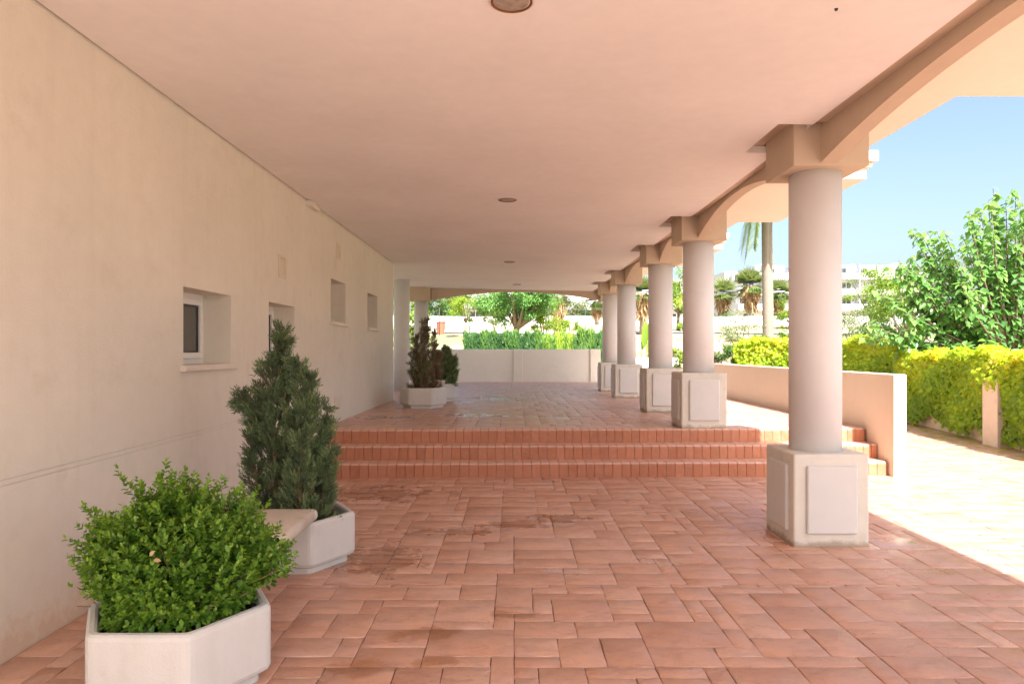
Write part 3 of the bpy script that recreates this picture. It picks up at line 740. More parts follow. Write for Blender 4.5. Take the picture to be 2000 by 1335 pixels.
# --- conifers built of upright sprays
def conifer(base, spires, sprays, label, m, seg=0.032, name='conifer', lowz=None, hollow=0.3, per=16):
    t = empty(name, base); tag(t, label, 'conifer')
    P = []; D = []; TN = []; stems = []
    b0 = np.array(base, float)
    for (foot, top, r, dens, tmu) in spires:
        foot = np.array(foot); top = np.array(top); ax = top - foot; ln = np.linalg.norm(ax); ax /= ln
        nb = int(sprays*dens*16/14/per)
        side = np.cross(ax, [0, 1, 0.01]); side /= np.linalg.norm(side); fw = np.cross(ax, side)
        u = rng.random(nb)**0.9; ang = rng.random(nb)*2*math.pi
        prof = np.minimum(1, (u + 0.12)*4.0)*np.maximum(0.02, (1 - u))**0.75
        rr = r*prof*(hollow + (1-hollow)*rng.random(nb)**0.55)*rng.uniform(.70, 1.38, nb)
        rad_ = side*np.cos(ang)[:, None] + fw*np.sin(ang)[:, None]
        root_ = foot + ax*np.maximum(0, u*ln - rr*1.1)[:, None]; tip_ = foot + ax*(u*ln)[:, None] + rad_*rr[:, None] + rng.normal(0, .012, (nb, 3))
        w = np.linspace(0.35, 1.0, per); w = np.repeat(w[None], nb, 0) + rng.normal(0, .03, (nb, per))
        p = root_[:, None]*(1-w[..., None]) + tip_[:, None]*w[..., None] + rng.normal(0, 0.011, (nb, per, 3))
        bd = unit(tip_ - root_)[:, None] + ax*0.5 + rng.normal(0, .3, (nb, per, 3))
        P.append(p.reshape(-1, 3)); D.append(unit(bd.reshape(-1, 3)))
        TN.append(np.clip(np.repeat(tmu + rng.normal(0, .12, nb), per) + 0.35*(w.ravel() - .75) + rng.normal(0, .07, nb*per), 0, 1))
        stems.append((foot, top - ax*0.05))
        for i in rng.choice(nb, min(nb, 40), replace=False): stems.append((root_[i], tip_[i]))
    P = np.concatenate(P); D = np.concatenate(D); TN = np.concatenate(TN); n = len(P); parts = []
    for k in range(8):
        perp = unit(np.cross(D, rng.normal(size=(n, 3))))
        q = P + D*(0.010*k) + perp*0.002
        dd = unit(D*1.0 + perp*(0.75 if k < 7 else 0.05)*rng.uniform(0.5, 1, (n, 1)))
        parts.append(leaf_arrays(q, dd, rdir(n), seg*rng.uniform(.6, 1.1, n), 0.0055 if seg < .04 else 0.0075, STRIP, np.clip(TN + 0.03*(k-3) + rng.normal(0, .06, n), 0, 1)))
    V, T, O = merge(parts)
    if lowz is not None:
        keep = V.reshape(-1, 5, 3)[:, 0, 2] > lowz; T = T.reshape(-1, 3, 3)[keep].reshape(-1, 3)
    o = link('foliage', np_mesh('foliage', V, T, O), mat(m), t); o.location = -Vector(b0)
    bm = bmesh.new()
    for k, (a, c) in enumerate(stems): tube(bm, [a, (np.array(a)+np.array(c))/2 + rng.normal(0, .006, 3), c], [0.010 if np.linalg.norm(np.array(c)-a) > .3 else .004, 0.005, 0.002], 5)
    o = bm_obj('branches', bm, mat('twig'), t); o.location = -Vector(b0)
    return t
def q(x, y, Y=4.98, dy=0.0): return tuple(px(x, y, Y + dy))
ft = lambda x, dy=0.0: ((x - 1003)*4.98/F, 4.98 + dy, 0.30)
conifer((-1.557, 4.98, 0.29), [
    (ft(565), q(549, 650), 0.210, 1.0, .50), (ft(590, -.08), q(582, 700, dy=-.05), 0.134, .5, .62), (ft(610, -.05), q(605, 728, dy=-.05), 0.143, .6, .60),
    (ft(625, .02), q(634, 790), 0.126, .55, .62), (ft(545), q(508, 755), 0.143, .5, .42), (q(545, 900), q(463, 762), 0.084, .32, .55), (ft(550, -.1), q(525, 690, dy=-.08), 0.118, .4, .45),
    (ft(600, -.16), q(588, 850, dy=-.2), 0.126, .45, .66), (ft(630, -.1), q(645, 880, dy=-.1), 0.101, .35, .62), (ft(520, -.05), q(490, 860, dy=-.05), 0.101, .35, .40), (ft(555, .12), q(560, 760, dy=.12), 0.168, .4, .4)],
    1450, 'tall dark green conifer with uneven spires in the planter before the steps', 'juniper_leaf', lowz=0.30)
g = lambda x, dy=0.0: ((x - 1003)*12.3/F, 12.3 + dy, ZU+0.29)
h_ = lambda x, y, dy=0.0: tuple(px(x, y, 12.3 + dy))
conifer((-1.607, 12.3, ZU+0.285), [
    (g(828), h_(831, 622), 0.17, .9, .45), (g(818, .05), h_(812, 655), 0.16, .7, .5), (g(838, -.05), h_(848, 650), 0.15, .7, .42), (g(812), h_(803, 690), 0.15, .7, .72), (g(845), h_(858, 690), 0.13, .6, .30), (g(830, -.15), h_(828, 690, -.15), 0.18, .8, .55)],
    400, 'half-dead brown conifer thinning to a point in the upper floor planter', 'dry_conifer', seg=0.05, lowz=ZU+.29, hollow=.1, per=6)
g4 = lambda x: ((x - 1003)*13.8/F, 13.8, ZU+0.29)
conifer((-1.585, 13.8, ZU+0.285), [
    (g4(868), tuple(px(872, 680, 13.8)), 0.24, 1, .75), (g4(878), tuple(px(886, 700, 13.8)), 0.15, .7, .8), (g4(850), tuple(px(852, 690, 13.8)), 0.2, .7, .7), (g4(840), tuple(px(815, 690, 13.8)), 0.16, .6, .8)],
    1000, 'round green conifer in the farthest planter, behind the brown one', 'juniper_leaf', seg=0.055, lowz=ZU+.29, hollow=.2, per=9)

# ------------------------------------------------------------------ ivy hedge along the right walkway
def polyline(pts, n):
    pts = np.array(pts, float); seg = np.linalg.norm(np.diff(pts[:, :2], axis=0), axis=1); s = np.concatenate([[0], np.cumsum(seg)])
    q_ = np.linspace(0, s[-1], n); return np.stack([np.interp(q_, s, pts[:, k]) for k in range(pts.shape[1])], 1), s[-1]
def ivy_hedge(name, pts, half, nleaf, label, drop=0.12, wall=True, size=0.085, m='ivy_leaf', seedtone=0.5, zb0=0.0, back=True):
    """pts: (x, y, top height). Leaves over a rounded hedge body; walls and piers below."""
    c0 = pts[0]; t = empty(name, (c0[0], c0[1], zb0)); tag(t, label, 'hedge')
    n = nleaf; PL, ln = polyline(pts, 400)
    k = rng.integers(0, 399, n); fr = rng.random(n)[:, None]
    p = PL[k]*(1-fr) + PL[k+1]*fr; tg = unit(np.concatenate([PL[k+1][:, :2]-PL[k][:, :2], np.zeros((n, 1))], 1))
    nr = np.stack([-tg[:, 1], tg[:, 0], np.zeros(n)], 1); nr *= np.sign(-nr[:, 0:1] + 1e-9)      # towards the walkway (-X)
    top = p[:, 2] + 0.03*np.sin(p[:, 1]*2.3) + 0.03*np.sin(p[:, 0]*3.1 + p[:, 1]*1.1); hgt = top - zb0
    v = rng.random(n)
    face = rng.random(n)
    onside = face < 0.62; ontop = (face >= 0.62) & (face < 0.90)
    z = np.where(onside, zb0 + drop + (hgt - drop)*v**0.8, top); lat = np.where(onside, half, np.where(ontop, (2*v-1)*half, -half))
    z = np.where(~onside & ~ontop, zb0 + 0.3 + (hgt-0.3)*v, z)
    bul = 0.05*np.sin(p[:, 1]*3.7 + z*4) + 0.045*np.sin(p[:, 0]*4.1 - z*6 + p[:, 1]*1.7)
    low = drop + 0.16*np.sin(p[:, 1]*2.9) + 0.12*np.sin(p[:, 1]*7.1 + 1)
    z = np.where(onside, np.maximum(z, zb0 + np.maximum(0.05, low)), z)
    crown = np.where(onside, -0.30*np.clip((z - (top - 0.35))/0.35, 0, 1)**2*half, 0)
    P = np.concatenate([p[:, :2], z[:, None]], 1) + nr*(lat + np.where(onside, bul + crown, 0))[:, None] + rng.normal(0, 0.035, (n, 3))
    P[:, 2] += np.where(ontop, 0.06*np.sin(p[:, 1]*6 + lat*9) - 0.25*np.abs(lat)**2, 0)
    outw = np.where(onside[:, None], nr, np.where(ontop[:, None], np.array([0, 0, 1.0]), -nr))
    D = unit(np.array([0, 0, -1.0])*np.where(onside, 1.0, 0.35)[:, None] + nr*0.45 + tg*rng.normal(0, .5, (n, 1)) + rng.normal(0, .25, (n, 3)))
    N = unit(outw + np.array([0.15, -0.55, 0.55]) + rng.normal(0, .4, (n, 3)))
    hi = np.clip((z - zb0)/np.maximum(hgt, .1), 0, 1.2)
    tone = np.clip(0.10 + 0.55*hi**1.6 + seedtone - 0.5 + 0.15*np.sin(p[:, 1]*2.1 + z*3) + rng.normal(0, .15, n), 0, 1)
    L = size*rng.uniform(.7, 1.25, n)
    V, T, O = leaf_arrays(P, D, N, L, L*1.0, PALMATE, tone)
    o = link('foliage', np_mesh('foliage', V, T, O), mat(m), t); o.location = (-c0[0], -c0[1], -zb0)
    # inner body of stems so that no light passes through
    W, _ = polyline(pts, 24); bm = bmesh.new(); loops = []
    for i in range(len(W)):
        tg_ = W[min(i+1, 23)] - W[max(i-1, 0)]; nn = Vector((-tg_[1], tg_[0], 0)).normalized(); c = Vector((W[i][0], W[i][1], 0))
        hh = half*0.62
        loops.append([tuple(c + nn*s*hh + Vector((0, 0, zz))) for s, zz in ((-1, zb0 + 0.25), (1, zb0 + 0.25), (1, W[i][2]-0.16), (-1, W[i][2]-0.16))])
    rings(bm, loops); o = bm_obj('stem_mass', bm, mat('twig_dark'), t); o.location = (-c0[0], -c0[1], -zb0)
    if wall:
        bm = bmesh.new(); loops = []
        for i in range(len(W)):
            tg_ = W[min(i+1, 23)] - W[max(i-1, 0)]; nn = Vector((-tg_[1], tg_[0], 0)).normalized(); c = Vector((W[i][0], W[i][1], 0))
            loops.append([tuple(c + nn*s*(half*0.75) + Vector((0, 0, zz))) for s, zz in ((-1, zb0-.1), (1, zb0-.1), (1, zb0 + 0.24), (-1, zb0 + 0.24))])
        rings(bm, loops); o = bm_obj('footing', bm, mat('hedge_wall_render'), t); o.location = (-c0[0], -c0[1], -zb0)
    return t
plaster('twig_dark', (0.10, 0.115, 0.035), rough=0.9, grain=0.8, mottle=0.3)
ivy_hedge('ivy_hedge', [(7.7, 3.5, 1.42), (7.75, 7.2, 1.42), (7.85, 9.6, 1.44), (8.05, 11.0, 1.45), (8.5, 13.6, 1.46), (8.72, 15.2, 1.47)], 0.36, 33000, 'yellow-green ivy hedge along the right edge of the sunny walkway')
ivy_hedge('ivy_hedge', [(8.85, 15.4, 1.66), (8.75, 16.4, 1.74), (8.3, 18.0, 1.74), (7.6, 19.3, 1.76), (6.7, 20.3, 1.78)], 0.36, 13000, 'taller yellow-green ivy hedge seen over the top of the tan parapet', zb0=0.02)
for (x, y, lab) in ((7.56, 10.80, 'pale square pier standing in the ivy hedge at the right'),):
    bm = bmesh.new(); box(bm, x, x+0.19, y, y+0.35, -0.02, 1.05, 0.006, 1); tag(bm_obj('pier', bm, mat('hedge_wall_render')), lab, 'pier')
# fallen leaves along the hedge foot
n = 420; yy = rng.uniform(8.2, 14.0, n); xx = np.interp(yy, [8.2, 10.8, 14], [7.35, 7.5, 8.1]) + rng.normal(-0.08, .16, n)
P = np.stack([xx, yy, np.full(n, 0.008)], 1); a = rng.random(n)*6.28
V, T, O = leaf_arrays(P, np.stack([np.cos(a), np.sin(a), rng.uniform(0, .15, n)], 1), np.tile([0., 0., 1.], (n, 1)), rng.uniform(.03, .07, n), rng.uniform(.03, .06, n), PALMATE, np.clip(rng.normal(.75, .2, n), 0, 1))
tag(link('leaf_litter', np_mesh('leaf_litter', V, T, O), mat('ivy_leaf')), 'fallen yellow leaves scattered along the foot of the ivy hedge', 'leaves', kind='stuff')

# ------------------------------------------------------------------ garden beyond
def ground_z(x, y): return float(terrain(np.array(float(x)), np.array(float(y))))
def leafy_tree(name, base, crown_c, rad, nleaf, leaf, label, cat='tree', m='garden_leaf', tpl=OVATE, trunk_r=0.08, clumps=26, droop=0.4, group=None, limbs=7, wr=0.55, tmu=0.5, fork=None):
    """base point, crown centre, crown radii; leaves in clumps with gaps."""
    base = np.array(base, float); cc = np.array(crown_c, float); rad = np.array(rad, float)
    t = empty(name, tuple(base)); tag(t, label, cat, group)
    cd = rdir(clumps, 0.15); cr = (0.35 + 0.65*rng.random(clumps)**0.6)
    ccs = cc + cd*cr[:, None]*rad; sz = rad.mean()*rng.uniform(.22, .42, clumps)*min(1.0, (40/clumps)**0.3)
    ci = rng.integers(0, clumps, nleaf)
    off = rdir(nleaf)*(rng.random((nleaf, 1))**0.42)*sz[ci][:, None]*np.array([1.15, 1.15, .8])
    P = ccs[ci] + off
    out = unit(P - cc)
    D = unit(out*0.6 + np.array([0, 0, -droop]) + rng.normal(0, .5, (nleaf, 3))); N = unit(np.array([0, 0, 1.0]) + out*0.5 + rng.normal(0, .4, (nleaf, 3)))
    tone = np.clip(tmu + rng.normal(0, .14, nleaf) + 0.12*rng.normal(0, 1, clumps)[ci] + 0.25*(off[:, 2]/sz[ci]), 0, 1)
    L = leaf*rng.uniform(.6, 1.2, nleaf)
    V, T, O = leaf_arrays(P, D, N, L, L*wr, tpl, tone)
    o = link('crown', np_mesh('crown', V, T, O), mat(m), t); o.location = -Vector(base)
    bm = bmesh.new()
    f0 = Vector(fork) if fork is not None else Vector(base + (cc - base)*0.55)
    b0 = Vector(base) - Vector((0, 0, 0.1))
    tube(bm, [b0, (b0+f0)/2 + Vector((random.uniform(-.1, .1)*trunk_r*4, 0, 0)), f0], [trunk_r*1.25, trunk_r, trunk_r*.8], 9)
    for i in rng.choice(clumps, min(limbs, clumps), replace=False):
        e = Vector(ccs[i]); mid = f0.lerp(e, .5) + Vector((random.uniform(-.1, .1), random.uniform(-.1, .1), -.05))*float(rad.mean())
        tube(bm, [f0 - Vector((0, 0, .02)), mid, e], [trunk_r*.62, trunk_r*.38, trunk_r*.12], 7)
    o = bm_obj('trunk', bm, mat('bark'), t); o.location = -Vector(base)
    return t

# --- large-leaved tree at the right
def big_tree():
    Y0 = 14.6; X0 = (1978 - 1003)*Y0/F; base = np.array([X0, Y0, ground_z(X0, Y0)])
    t = empty('broadleaf_tree', tuple(base)); tag(t, 'large broad-leaved green tree at the right edge behind the ivy hedge', 'tree')
    fork = base + np.array([0, 0, 1.35]); shoots = []
    tips = [(1795, 435), (1838, 432), (1885, 410), (1900, 405), (1955, 362), (1975, 368), (1990, 385), (1770, 500), (1760, 545), (1745, 600), (1720, 625), (1735, 650), (1800, 480), (1835, 480), (1870, 450), (1920, 430), (1990, 420), (1780, 570), (1770, 620), (1790, 660), (1830, 670), (1855, 560), (1890, 520), (1930, 490), (1960, 460), (2010, 400), (2040, 420), (2080, 450), (2120, 480), (2150, 540), (2170, 600), (2100, 560), (2050, 500), (1900, 640), (1860, 640), (1820, 600), (1940, 600), (1980, 560), (2020, 600), (1880, 590), (1840, 520), (1950, 540), (2000, 480), (1910, 560), (1800, 530), (1880, 670), (1920, 665), (1960, 660), (1990, 640), (1850, 690), (1900, 690), (1950, 690), (1765, 675), (2010, 690)]
    P = []; D = []; TN = []; bm = bmesh.new()
    tube(bm, [Vector(base) - Vector((0, 0, .1)), Vector(base) + Vector((.03, 0, .7)), Vector(fork)], [.17, .14, .13], 10)
    for (a, b_) in tips:
        for rep in range(3):
            e = np.array(px(a + rng.normal(0, 10 + 12*rep), b_ + abs(rng.normal(0, 6)) + 14*rep, Y0 + rng.normal(0, .55)))
            if e[0] < 8.6: e[1] = max(e[1], 14.4)
            if e[2] < 1.45: e[2] = 1.45 + rng.random()*.3
            mid = fork + (e - fork)*0.55 + np.array([0, 0, -0.12]) + (e-fork)[0]*np.array([.12, 0, 0])
            ts = np.linspace(0, 1, 10)[:, None]; curve = (1-ts)**2*fork + 2*ts*(1-ts)*mid + ts**2*e
            tube(bm, [tuple(c) for c in curve[::3]], [.045, .025, .014, .005], 6)
            ln = np.linalg.norm(e - fork); nl = int(18*ln)
            s = (0.16 + 0.84*rng.random(nl)**0.75)[:, None]
            p = (1-s)**2*fork + 2*s*(1-s)*mid + s**2*e
            tgt = unit(e - mid + np.zeros((nl, 3))); sd = unit(np.cross(tgt, rng.normal(size=(nl, 3))))
            P.append(p + sd*0.03); D.append(unit(sd*0.9 + np.array([0, 0, -0.75]) + tgt*0.25 + rng.normal(0, .2, (nl, 3))))
            TN.append(np.clip(0.30 + 0.45*s[:, 0]**2 + rng.normal(0, .15, nl), 0, 1))
    P = np.concatenate(P); D = np.concatenate(D); TN = np.concatenate(TN); n = len(P)
    L = rng.uniform(.10, .19, n)
    V, T, O = leaf_arrays(P, D, unit(np.array([0, 0, 1.0]) - D*0.2 + rng.normal(0, .35, (n, 3))), L, L*0.72, HEART, TN)
    o = link('crown', np_mesh('crown', V, T, O), mat('mulberry_leaf'), t); o.location = -Vector(base)
    o = bm_obj('trunk', bm, mat('bark'), t); o.location = -Vector(base)
big_tree()

def at(x, Y, gz=None):
    X = (x - 1003)*Y/F; return (X, Y, ground_z(X, Y) if gz is None else gz)
def ctr(x, y, Y): return tuple(px(x, y, Y))
# trees and bushes: (name, pixel x of foot, Y, crown pixel, radii m, leaves, leaf size, material, label ...)
leafy_tree('feathery_tree', at(1006, 30), ctr(1006, 580, 30), (1.75, 1.5, 1.25), 20000, 0.13, 'dark green feathery tree with a forked trunk behind the end wall hedge', m='mulberry_leaf', trunk_r=.17, clumps=90, wr=.40, limbs=9, fork=ctr(1009, 640, 30), tmu=.55)
leafy_tree('bush', at(1062, 31), ctr(1062, 628, 31), (0.85, .8, .85), 3000, 0.09, 'bright yellow-green bush to the right of the forked tree', 'bush', 'bright_leaf', trunk_r=.05, clumps=16)
leafy_tree('young_tree', at(911, 43), ctr(908, 605, 43), (1.0, 1.0, .85), 2400, .12, 'small yellow-green tree in the dry field, left of the forked tree', m='bright_leaf', trunk_r=.05, clumps=14, tmu=.55)
leafy_tree('young_tree', at(966, 44), ctr(962, 612, 44), (.8, .8, .8), 1500, .12, 'thin young tree in the dry field touching the forked tree', m='grey_leaf', trunk_r=.04, clumps=10)
leafy_tree('park_tree', at(860, 62), ctr(862, 590, 62), (2.3, 2, 1.5), 3500, .2, 'dark green tree at the far left of the park, beside the column', clumps=18, trunk_r=.12)
leafy_tree('park_tree', at(886, 66), ctr(885, 592, 66), (2.0, 2, 1.7), 3000, .2, 'mid green park tree just right of the darkest one', m='bright_leaf', clumps=16, trunk_r=.12, tmu=.35)
leafy_tree('park_tree', at(940, 75), ctr(938, 598, 75), (2.8, 2, 1.8), 3000, .24, 'pale green park tree behind the small yellow-green tree', m='grey_leaf', clumps=16, trunk_r=.12)
leafy_tree('park_tree', at(1076, 70), ctr(1074, 600, 70), (1.6, 1.6, 2.0), 2400, .22, 'pale park tree beside the skirted palm under the far arch', m='bright_leaf', clumps=14, trunk_r=.1)
leafy_tree('park_tree', at(1125, 62), ctr(1124, 606, 62), (1.7, 1.7, .9), 2200, .2, 'low rounded grey-green tree between two palms', m='grey_leaf', clumps=14, trunk_r=.1)
leafy_tree('bush', at(1150, 58), ctr(1150, 622, 58), (2.2, 1.2, .7), 2200, .18, 'wide low green bush in front of the far park wall', 'bush', clumps=16, trunk_r=.06)
leafy_tree('bush', at(1100, 40), ctr(1100, 640, 40), (1.2, 1, .6), 2200, .12, 'pale bush at the right end of the hedge behind the end wall', 'bush', 'bright_leaf', clumps=14, trunk_r=.05)
leafy_tree('tall_shrub', at(797, 25.5), ctr(800, 622, 25.5), (0.75, .7, 1.25), 4500, .10, 'tall bright green shrub seen between the two far left columns', 'shrub', 'bright_leaf', clumps=22, trunk_r=.06, tmu=.35)
leafy_tree('low_shrub', at(800, 24.3), ctr(800, 672, 24.3), (0.8, .5, .4), 1800, .08, 'low straggly shrub by the end wall near the far left columns', 'shrub', 'grey_leaf', clumps=14, trunk_r=.03)
leafy_tree('young_tree', at(1444, 24), ctr(1438, 642, 24), (0.78, .7, .62), 2600, .065, 'slender young olive-green tree beside the tall palm trunk', m='grey_leaf', trunk_r=.03, clumps=22, limbs=9)
leafy_tree('low_shrub', at(1432, 21), ctr(1430, 692, 21), (0.45, .4, .28), 1300, .08, 'dark green leafy shrub at the left end of the taller hedge', 'shrub', 'garden_leaf', clumps=10, trunk_r=.02)
leafy_tree('low_shrub', at(1408, 23), ctr(1404, 690, 23), (0.4, .4, .3), 900, .09, 'small sparse shrub next to the column on the top step', 'shrub', 'grey_leaf', clumps=8, trunk_r=.02)
leafy_tree('low_shrub', at(1324, 20), ctr(1323, 705, 20), (0.35, .35, .42), 1400, .07, 'upright bright green shrub between the second and third columns', 'shrub', 'bright_leaf', clumps=10, trunk_r=.02)
leafy_tree('park_tree', at(1325, 48), ctr(1326, 580, 48), (1.1, 1.2, 2.4), 3800, .16, 'tall pale green tree between the second and third columns', m='bright_leaf', clumps=22, trunk_r=.12, tmu=.4)
leafy_tree('park_tree', at(1250, 70), ctr(1252, 622, 70), (1.8, 1.6, 1.2), 2000, .2, 'small tree under the palm between the third and fourth columns', m='garden_leaf', clumps=12, trunk_r=.1)
leafy_tree('park_tree', at(1540, 52), ctr(1545, 622, 52), (1.3, 1.3, 1.4), 2400, .17, 'green tree just left of the nearest column, behind the tall palm', m='bright_leaf', clumps=14, trunk_r=.1, tmu=.35)
leafy_tree('park_tree', at(1410, 60), ctr(1408, 640, 60), (1.6, 1.4, 1.0), 1800, .2, 'small dark park tree behind the slender young tree', m='garden_leaf', clumps=12, trunk_r=.1)
leafy_tree('feathery_tree', at(1704, 34), ctr(1704, 580, 34), (1.5, 1.4, 1.5), 5200, .13, 'light green feathery tree right of the nearest column', m='bright_leaf', wr=.32, clumps=24, trunk_r=.1, tmu=.4)
leafy_tree('bush', at(1665, 26), ctr(1668, 640, 26), (0.95, .9, .85), 4200, .07, 'pale twiggy grey-green bush above the ivy hedge, right of the nearest column', 'bush', 'grey_leaf', clumps=28, trunk_r=.04, limbs=12)
leafy_tree('bush', at(1725, 23), ctr(1722, 645, 23), (0.9, .8, .75), 3600, .075, 'mixed green bush between the pale bush and the large tree', 'bush', 'garden_leaf', clumps=24, trunk_r=.04, limbs=12)
leafy_tree('bush', at(1775, 21), ctr(1775, 590, 21), (1.0, .9, 1.3), 4200, .09, 'light green bush directly left of the large broad-leaved tree', 'bush', 'bright_leaf', clumps=24, trunk_r=.05, tmu=.3)
leafy_tree('bush', at(1530, 24.5), ctr(1528, 660, 24.5), (0.75, .5, .38), 2200, .08, 'low bright green bush at the foot of the tall palm', 'bush', 'bright_leaf', clumps=14, trunk_r=.03, tmu=.3)
leafy_tree('bush', at(1476, 25.5), ctr(1470, 668, 25.5), (0.4, .4, .3), 1200, .08, 'small bright bush just left of the tall palm trunk', 'bush', 'bright_leaf', clumps=10, trunk_r=.03, tmu=.3)

for i, (xx, yy, rr, mm, lab) in enumerate(((15.5, 17.5, 1.9, 'garden_leaf', 'rounded garden tree to the right of the large broad-leaved tree'), (20.5, 24, 2.4, 'bright_leaf', 'light green garden tree well right of the large broad-leaved tree'),
        (26, 21, 2.2, 'garden_leaf', 'dark garden tree farthest to the right'), (24, 34, 2.8, 'grey_leaf', 'grey-green garden tree behind the others at the far right'), (33, 38, 3.0, 'garden_leaf', 'big dark tree in the distance at the far right'))):
    gg = ground_z(xx, yy); leafy_tree('garden_tree', (xx, yy, gg), (xx, yy, gg + 1.5 + rr*.8), (rr, rr, rr*.85), 3500, .16, lab, m=mm, trunk_r=.13, clumps=30)
# --- clipped upright hedge behind the end wall: blocks of vertical sprays
def spray_hedge(x0, x1, y0, y1, zb, zt, n, label, tmu, name='hedge'):
    t = empty(name, ((x0+x1)/2, (y0+y1)/2, zb)); tag(t, label, 'hedge', 'hedge blocks behind the end wall')
    P = np.stack([rng.uniform(x0, x1, n), y0 + (y1-y0)*rng.random(n)**1.6, zb + (zt-zb)*rng.random(n)**0.7], 1)
    cl = np.sin(P[:, 0]*17) + np.sin(P[:, 0]*7.3 + 2)
    P[:, 2] -= (P[:, 2]-zb)*np.clip(0.035*(1-cl), 0, .09) + (P[:, 2]-zb)*0.06*rng.random(n)**2
    D = unit(np.array([0, 0, 1.0]) + rng.normal(0, .22, (n, 3)))
    tone = np.clip(tmu + 0.13*cl + 0.25*(P[:, 2]-zb)/(zt-zb) - .12 + rng.normal(0, .1, n), 0, 1)
    L = rng.uniform(.10, .2, n)
    V, T, O = leaf_arrays(P, D, unit(np.array([0, -1.0, .3]) + rng.normal(0, .4, (n, 3))), L, .028, STRIP, tone)
    o = link('foliage', np_mesh('foliage', V, T, O), mat('hedge_leaf'), t); o.location = -t.location
    bm = bmesh.new()
    for i in range(int((x1-x0)/0.12)):
        xx = x0 + 0.06 + i*0.12; tube(bm, [(xx, (y0+y1)/2, zb-.1), (xx + random.uniform(-.03, .03), (y0+y1)/2, zt-.35)], [.012, .006], 5)
    o = bm_obj('stems', bm, mat('twig_dark'), t); o.location = -t.location
gz = 0.38
spray_hedge(-1.72, 0.95, 23.7, 24.4, gz, 2.16, 12000, 'upright hedge block behind the end wall, left part, shade painted into its dark leaves', .35)  # shade on this part is put into the darker leaf tone
spray_hedge(0.98, 2.2, 23.7, 24.4, gz, 2.10, 6000, 'upright hedge part behind the end wall, sunlight painted into its yellow-green leaves', .78)  # sun on this part is put into the brighter leaf tone
spray_hedge(2.23, 3.25, 23.6, 24.4, gz, 2.22, 5000, 'taller green hedge block at the right end of the end wall', .5)

# --- palms
def fan_palm(x, Y, ycrown, rcrown, label, base_z=None, skirt=1.0, nf=48, tr=0.16, lean=0.0):
    X = (x - 1003)*Y/F; gzz = ground_z(X, Y) if base_z is None else base_z; zc = CAMH - (ycrown - 686)*Y/F
    t = empty('fan_palm', (X, Y, gzz)); tag(t, label, 'palm', 'fan palms of the park')
    bm = bmesh.new(); tube(bm, [(0, 0, -.2), (lean*.5, 0, (zc-gzz)*.5), (lean, 0, zc-gzz)], [tr*1.2, tr, tr*.9], 10); bm_obj('trunk', bm, mat('palm_bark'), t)
    P = []; D = []; N = []; TN = []
    for i in range(nf):
        a = rng.random()*6.283; e = rng.uniform(-0.75, 1.45)
        d = np.array([math.cos(a)*math.cos(e), math.sin(a)*math.cos(e), math.sin(e)]); hub = d*rcrown*.42
        s = np.cross(d, [0, 0, 1]); s /= np.linalg.norm(s) + 1e-6
        for k in np.linspace(-1.1, 1.1, 13):
            P.append(hub); D.append(d*math.cos(k) + s*math.sin(k) + np.array([0, 0, -.08 - .12*abs(k)])); N.append(np.cross(s, d)); TN.append(np.clip(.35 + .3*e + rng.normal(0, .15), 0, 1))
    c = np.array([lean, 0, zc-gzz])
    V, T, O = leaf_arrays(np.array(P) + c, np.array(D), np.array(N), rcrown*rng.uniform(.6, .95, len(P)), rcrown*.075, STRIP, np.array(TN))
    link('crown', np_mesh('crown', V, T, O), mat('palm_leaf'), t)
    n = 420; a = rng.random(n)*6.283; u = rng.random(n)
    P = np.stack([np.cos(a)*rcrown*(.30 - .1*u), np.sin(a)*rcrown*(.30 - .1*u), -u*rcrown*1.1*skirt], 1) + c
    D = np.stack([np.cos(a)*(.45 - .3*u), np.sin(a)*(.45 - .3*u), -np.ones(n)], 1) + rng.normal(0, .15, (n, 3))
    V, T, O = leaf_arrays(P, D, rdir(n), rcrown*rng.uniform(.4, .8, n), rcrown*.09, STRIP, np.clip(.75 - .5*u + rng.normal(0, .15, n), 0, 1))
    link('dead_frond_skirt', np_mesh('skirt', V, T, O), mat('palm_skirt'), t)
fan_palm(1412, 66, 572, 1.35, 'fan palm with brown skirt just right of the column on the top step')
fan_palm(1466, 62, 557, 1.5, 'fan palm with brown skirt immediately left of the tall bare palm trunk')
fan_palm(1521, 64, 570, 1.25, 'fan palm with brown skirt between the tall palm trunk and nearest column')
fan_palm(1092, 52, 578, 1.0, 'fan palm with long brown skirt under the right half of the far arch', skirt=1.8)
fan_palm(1166, 56, 588, .95, 'fan palm with brown skirt at the right end of the far arch')
fan_palm(1254, 46, 572, 1.0, 'fan palm seen between the third and fourth columns', skirt=1.3)
fan_palm(884, 80, 578, 1.2, 'fan palm trunk behind the trees left of the forked tree')
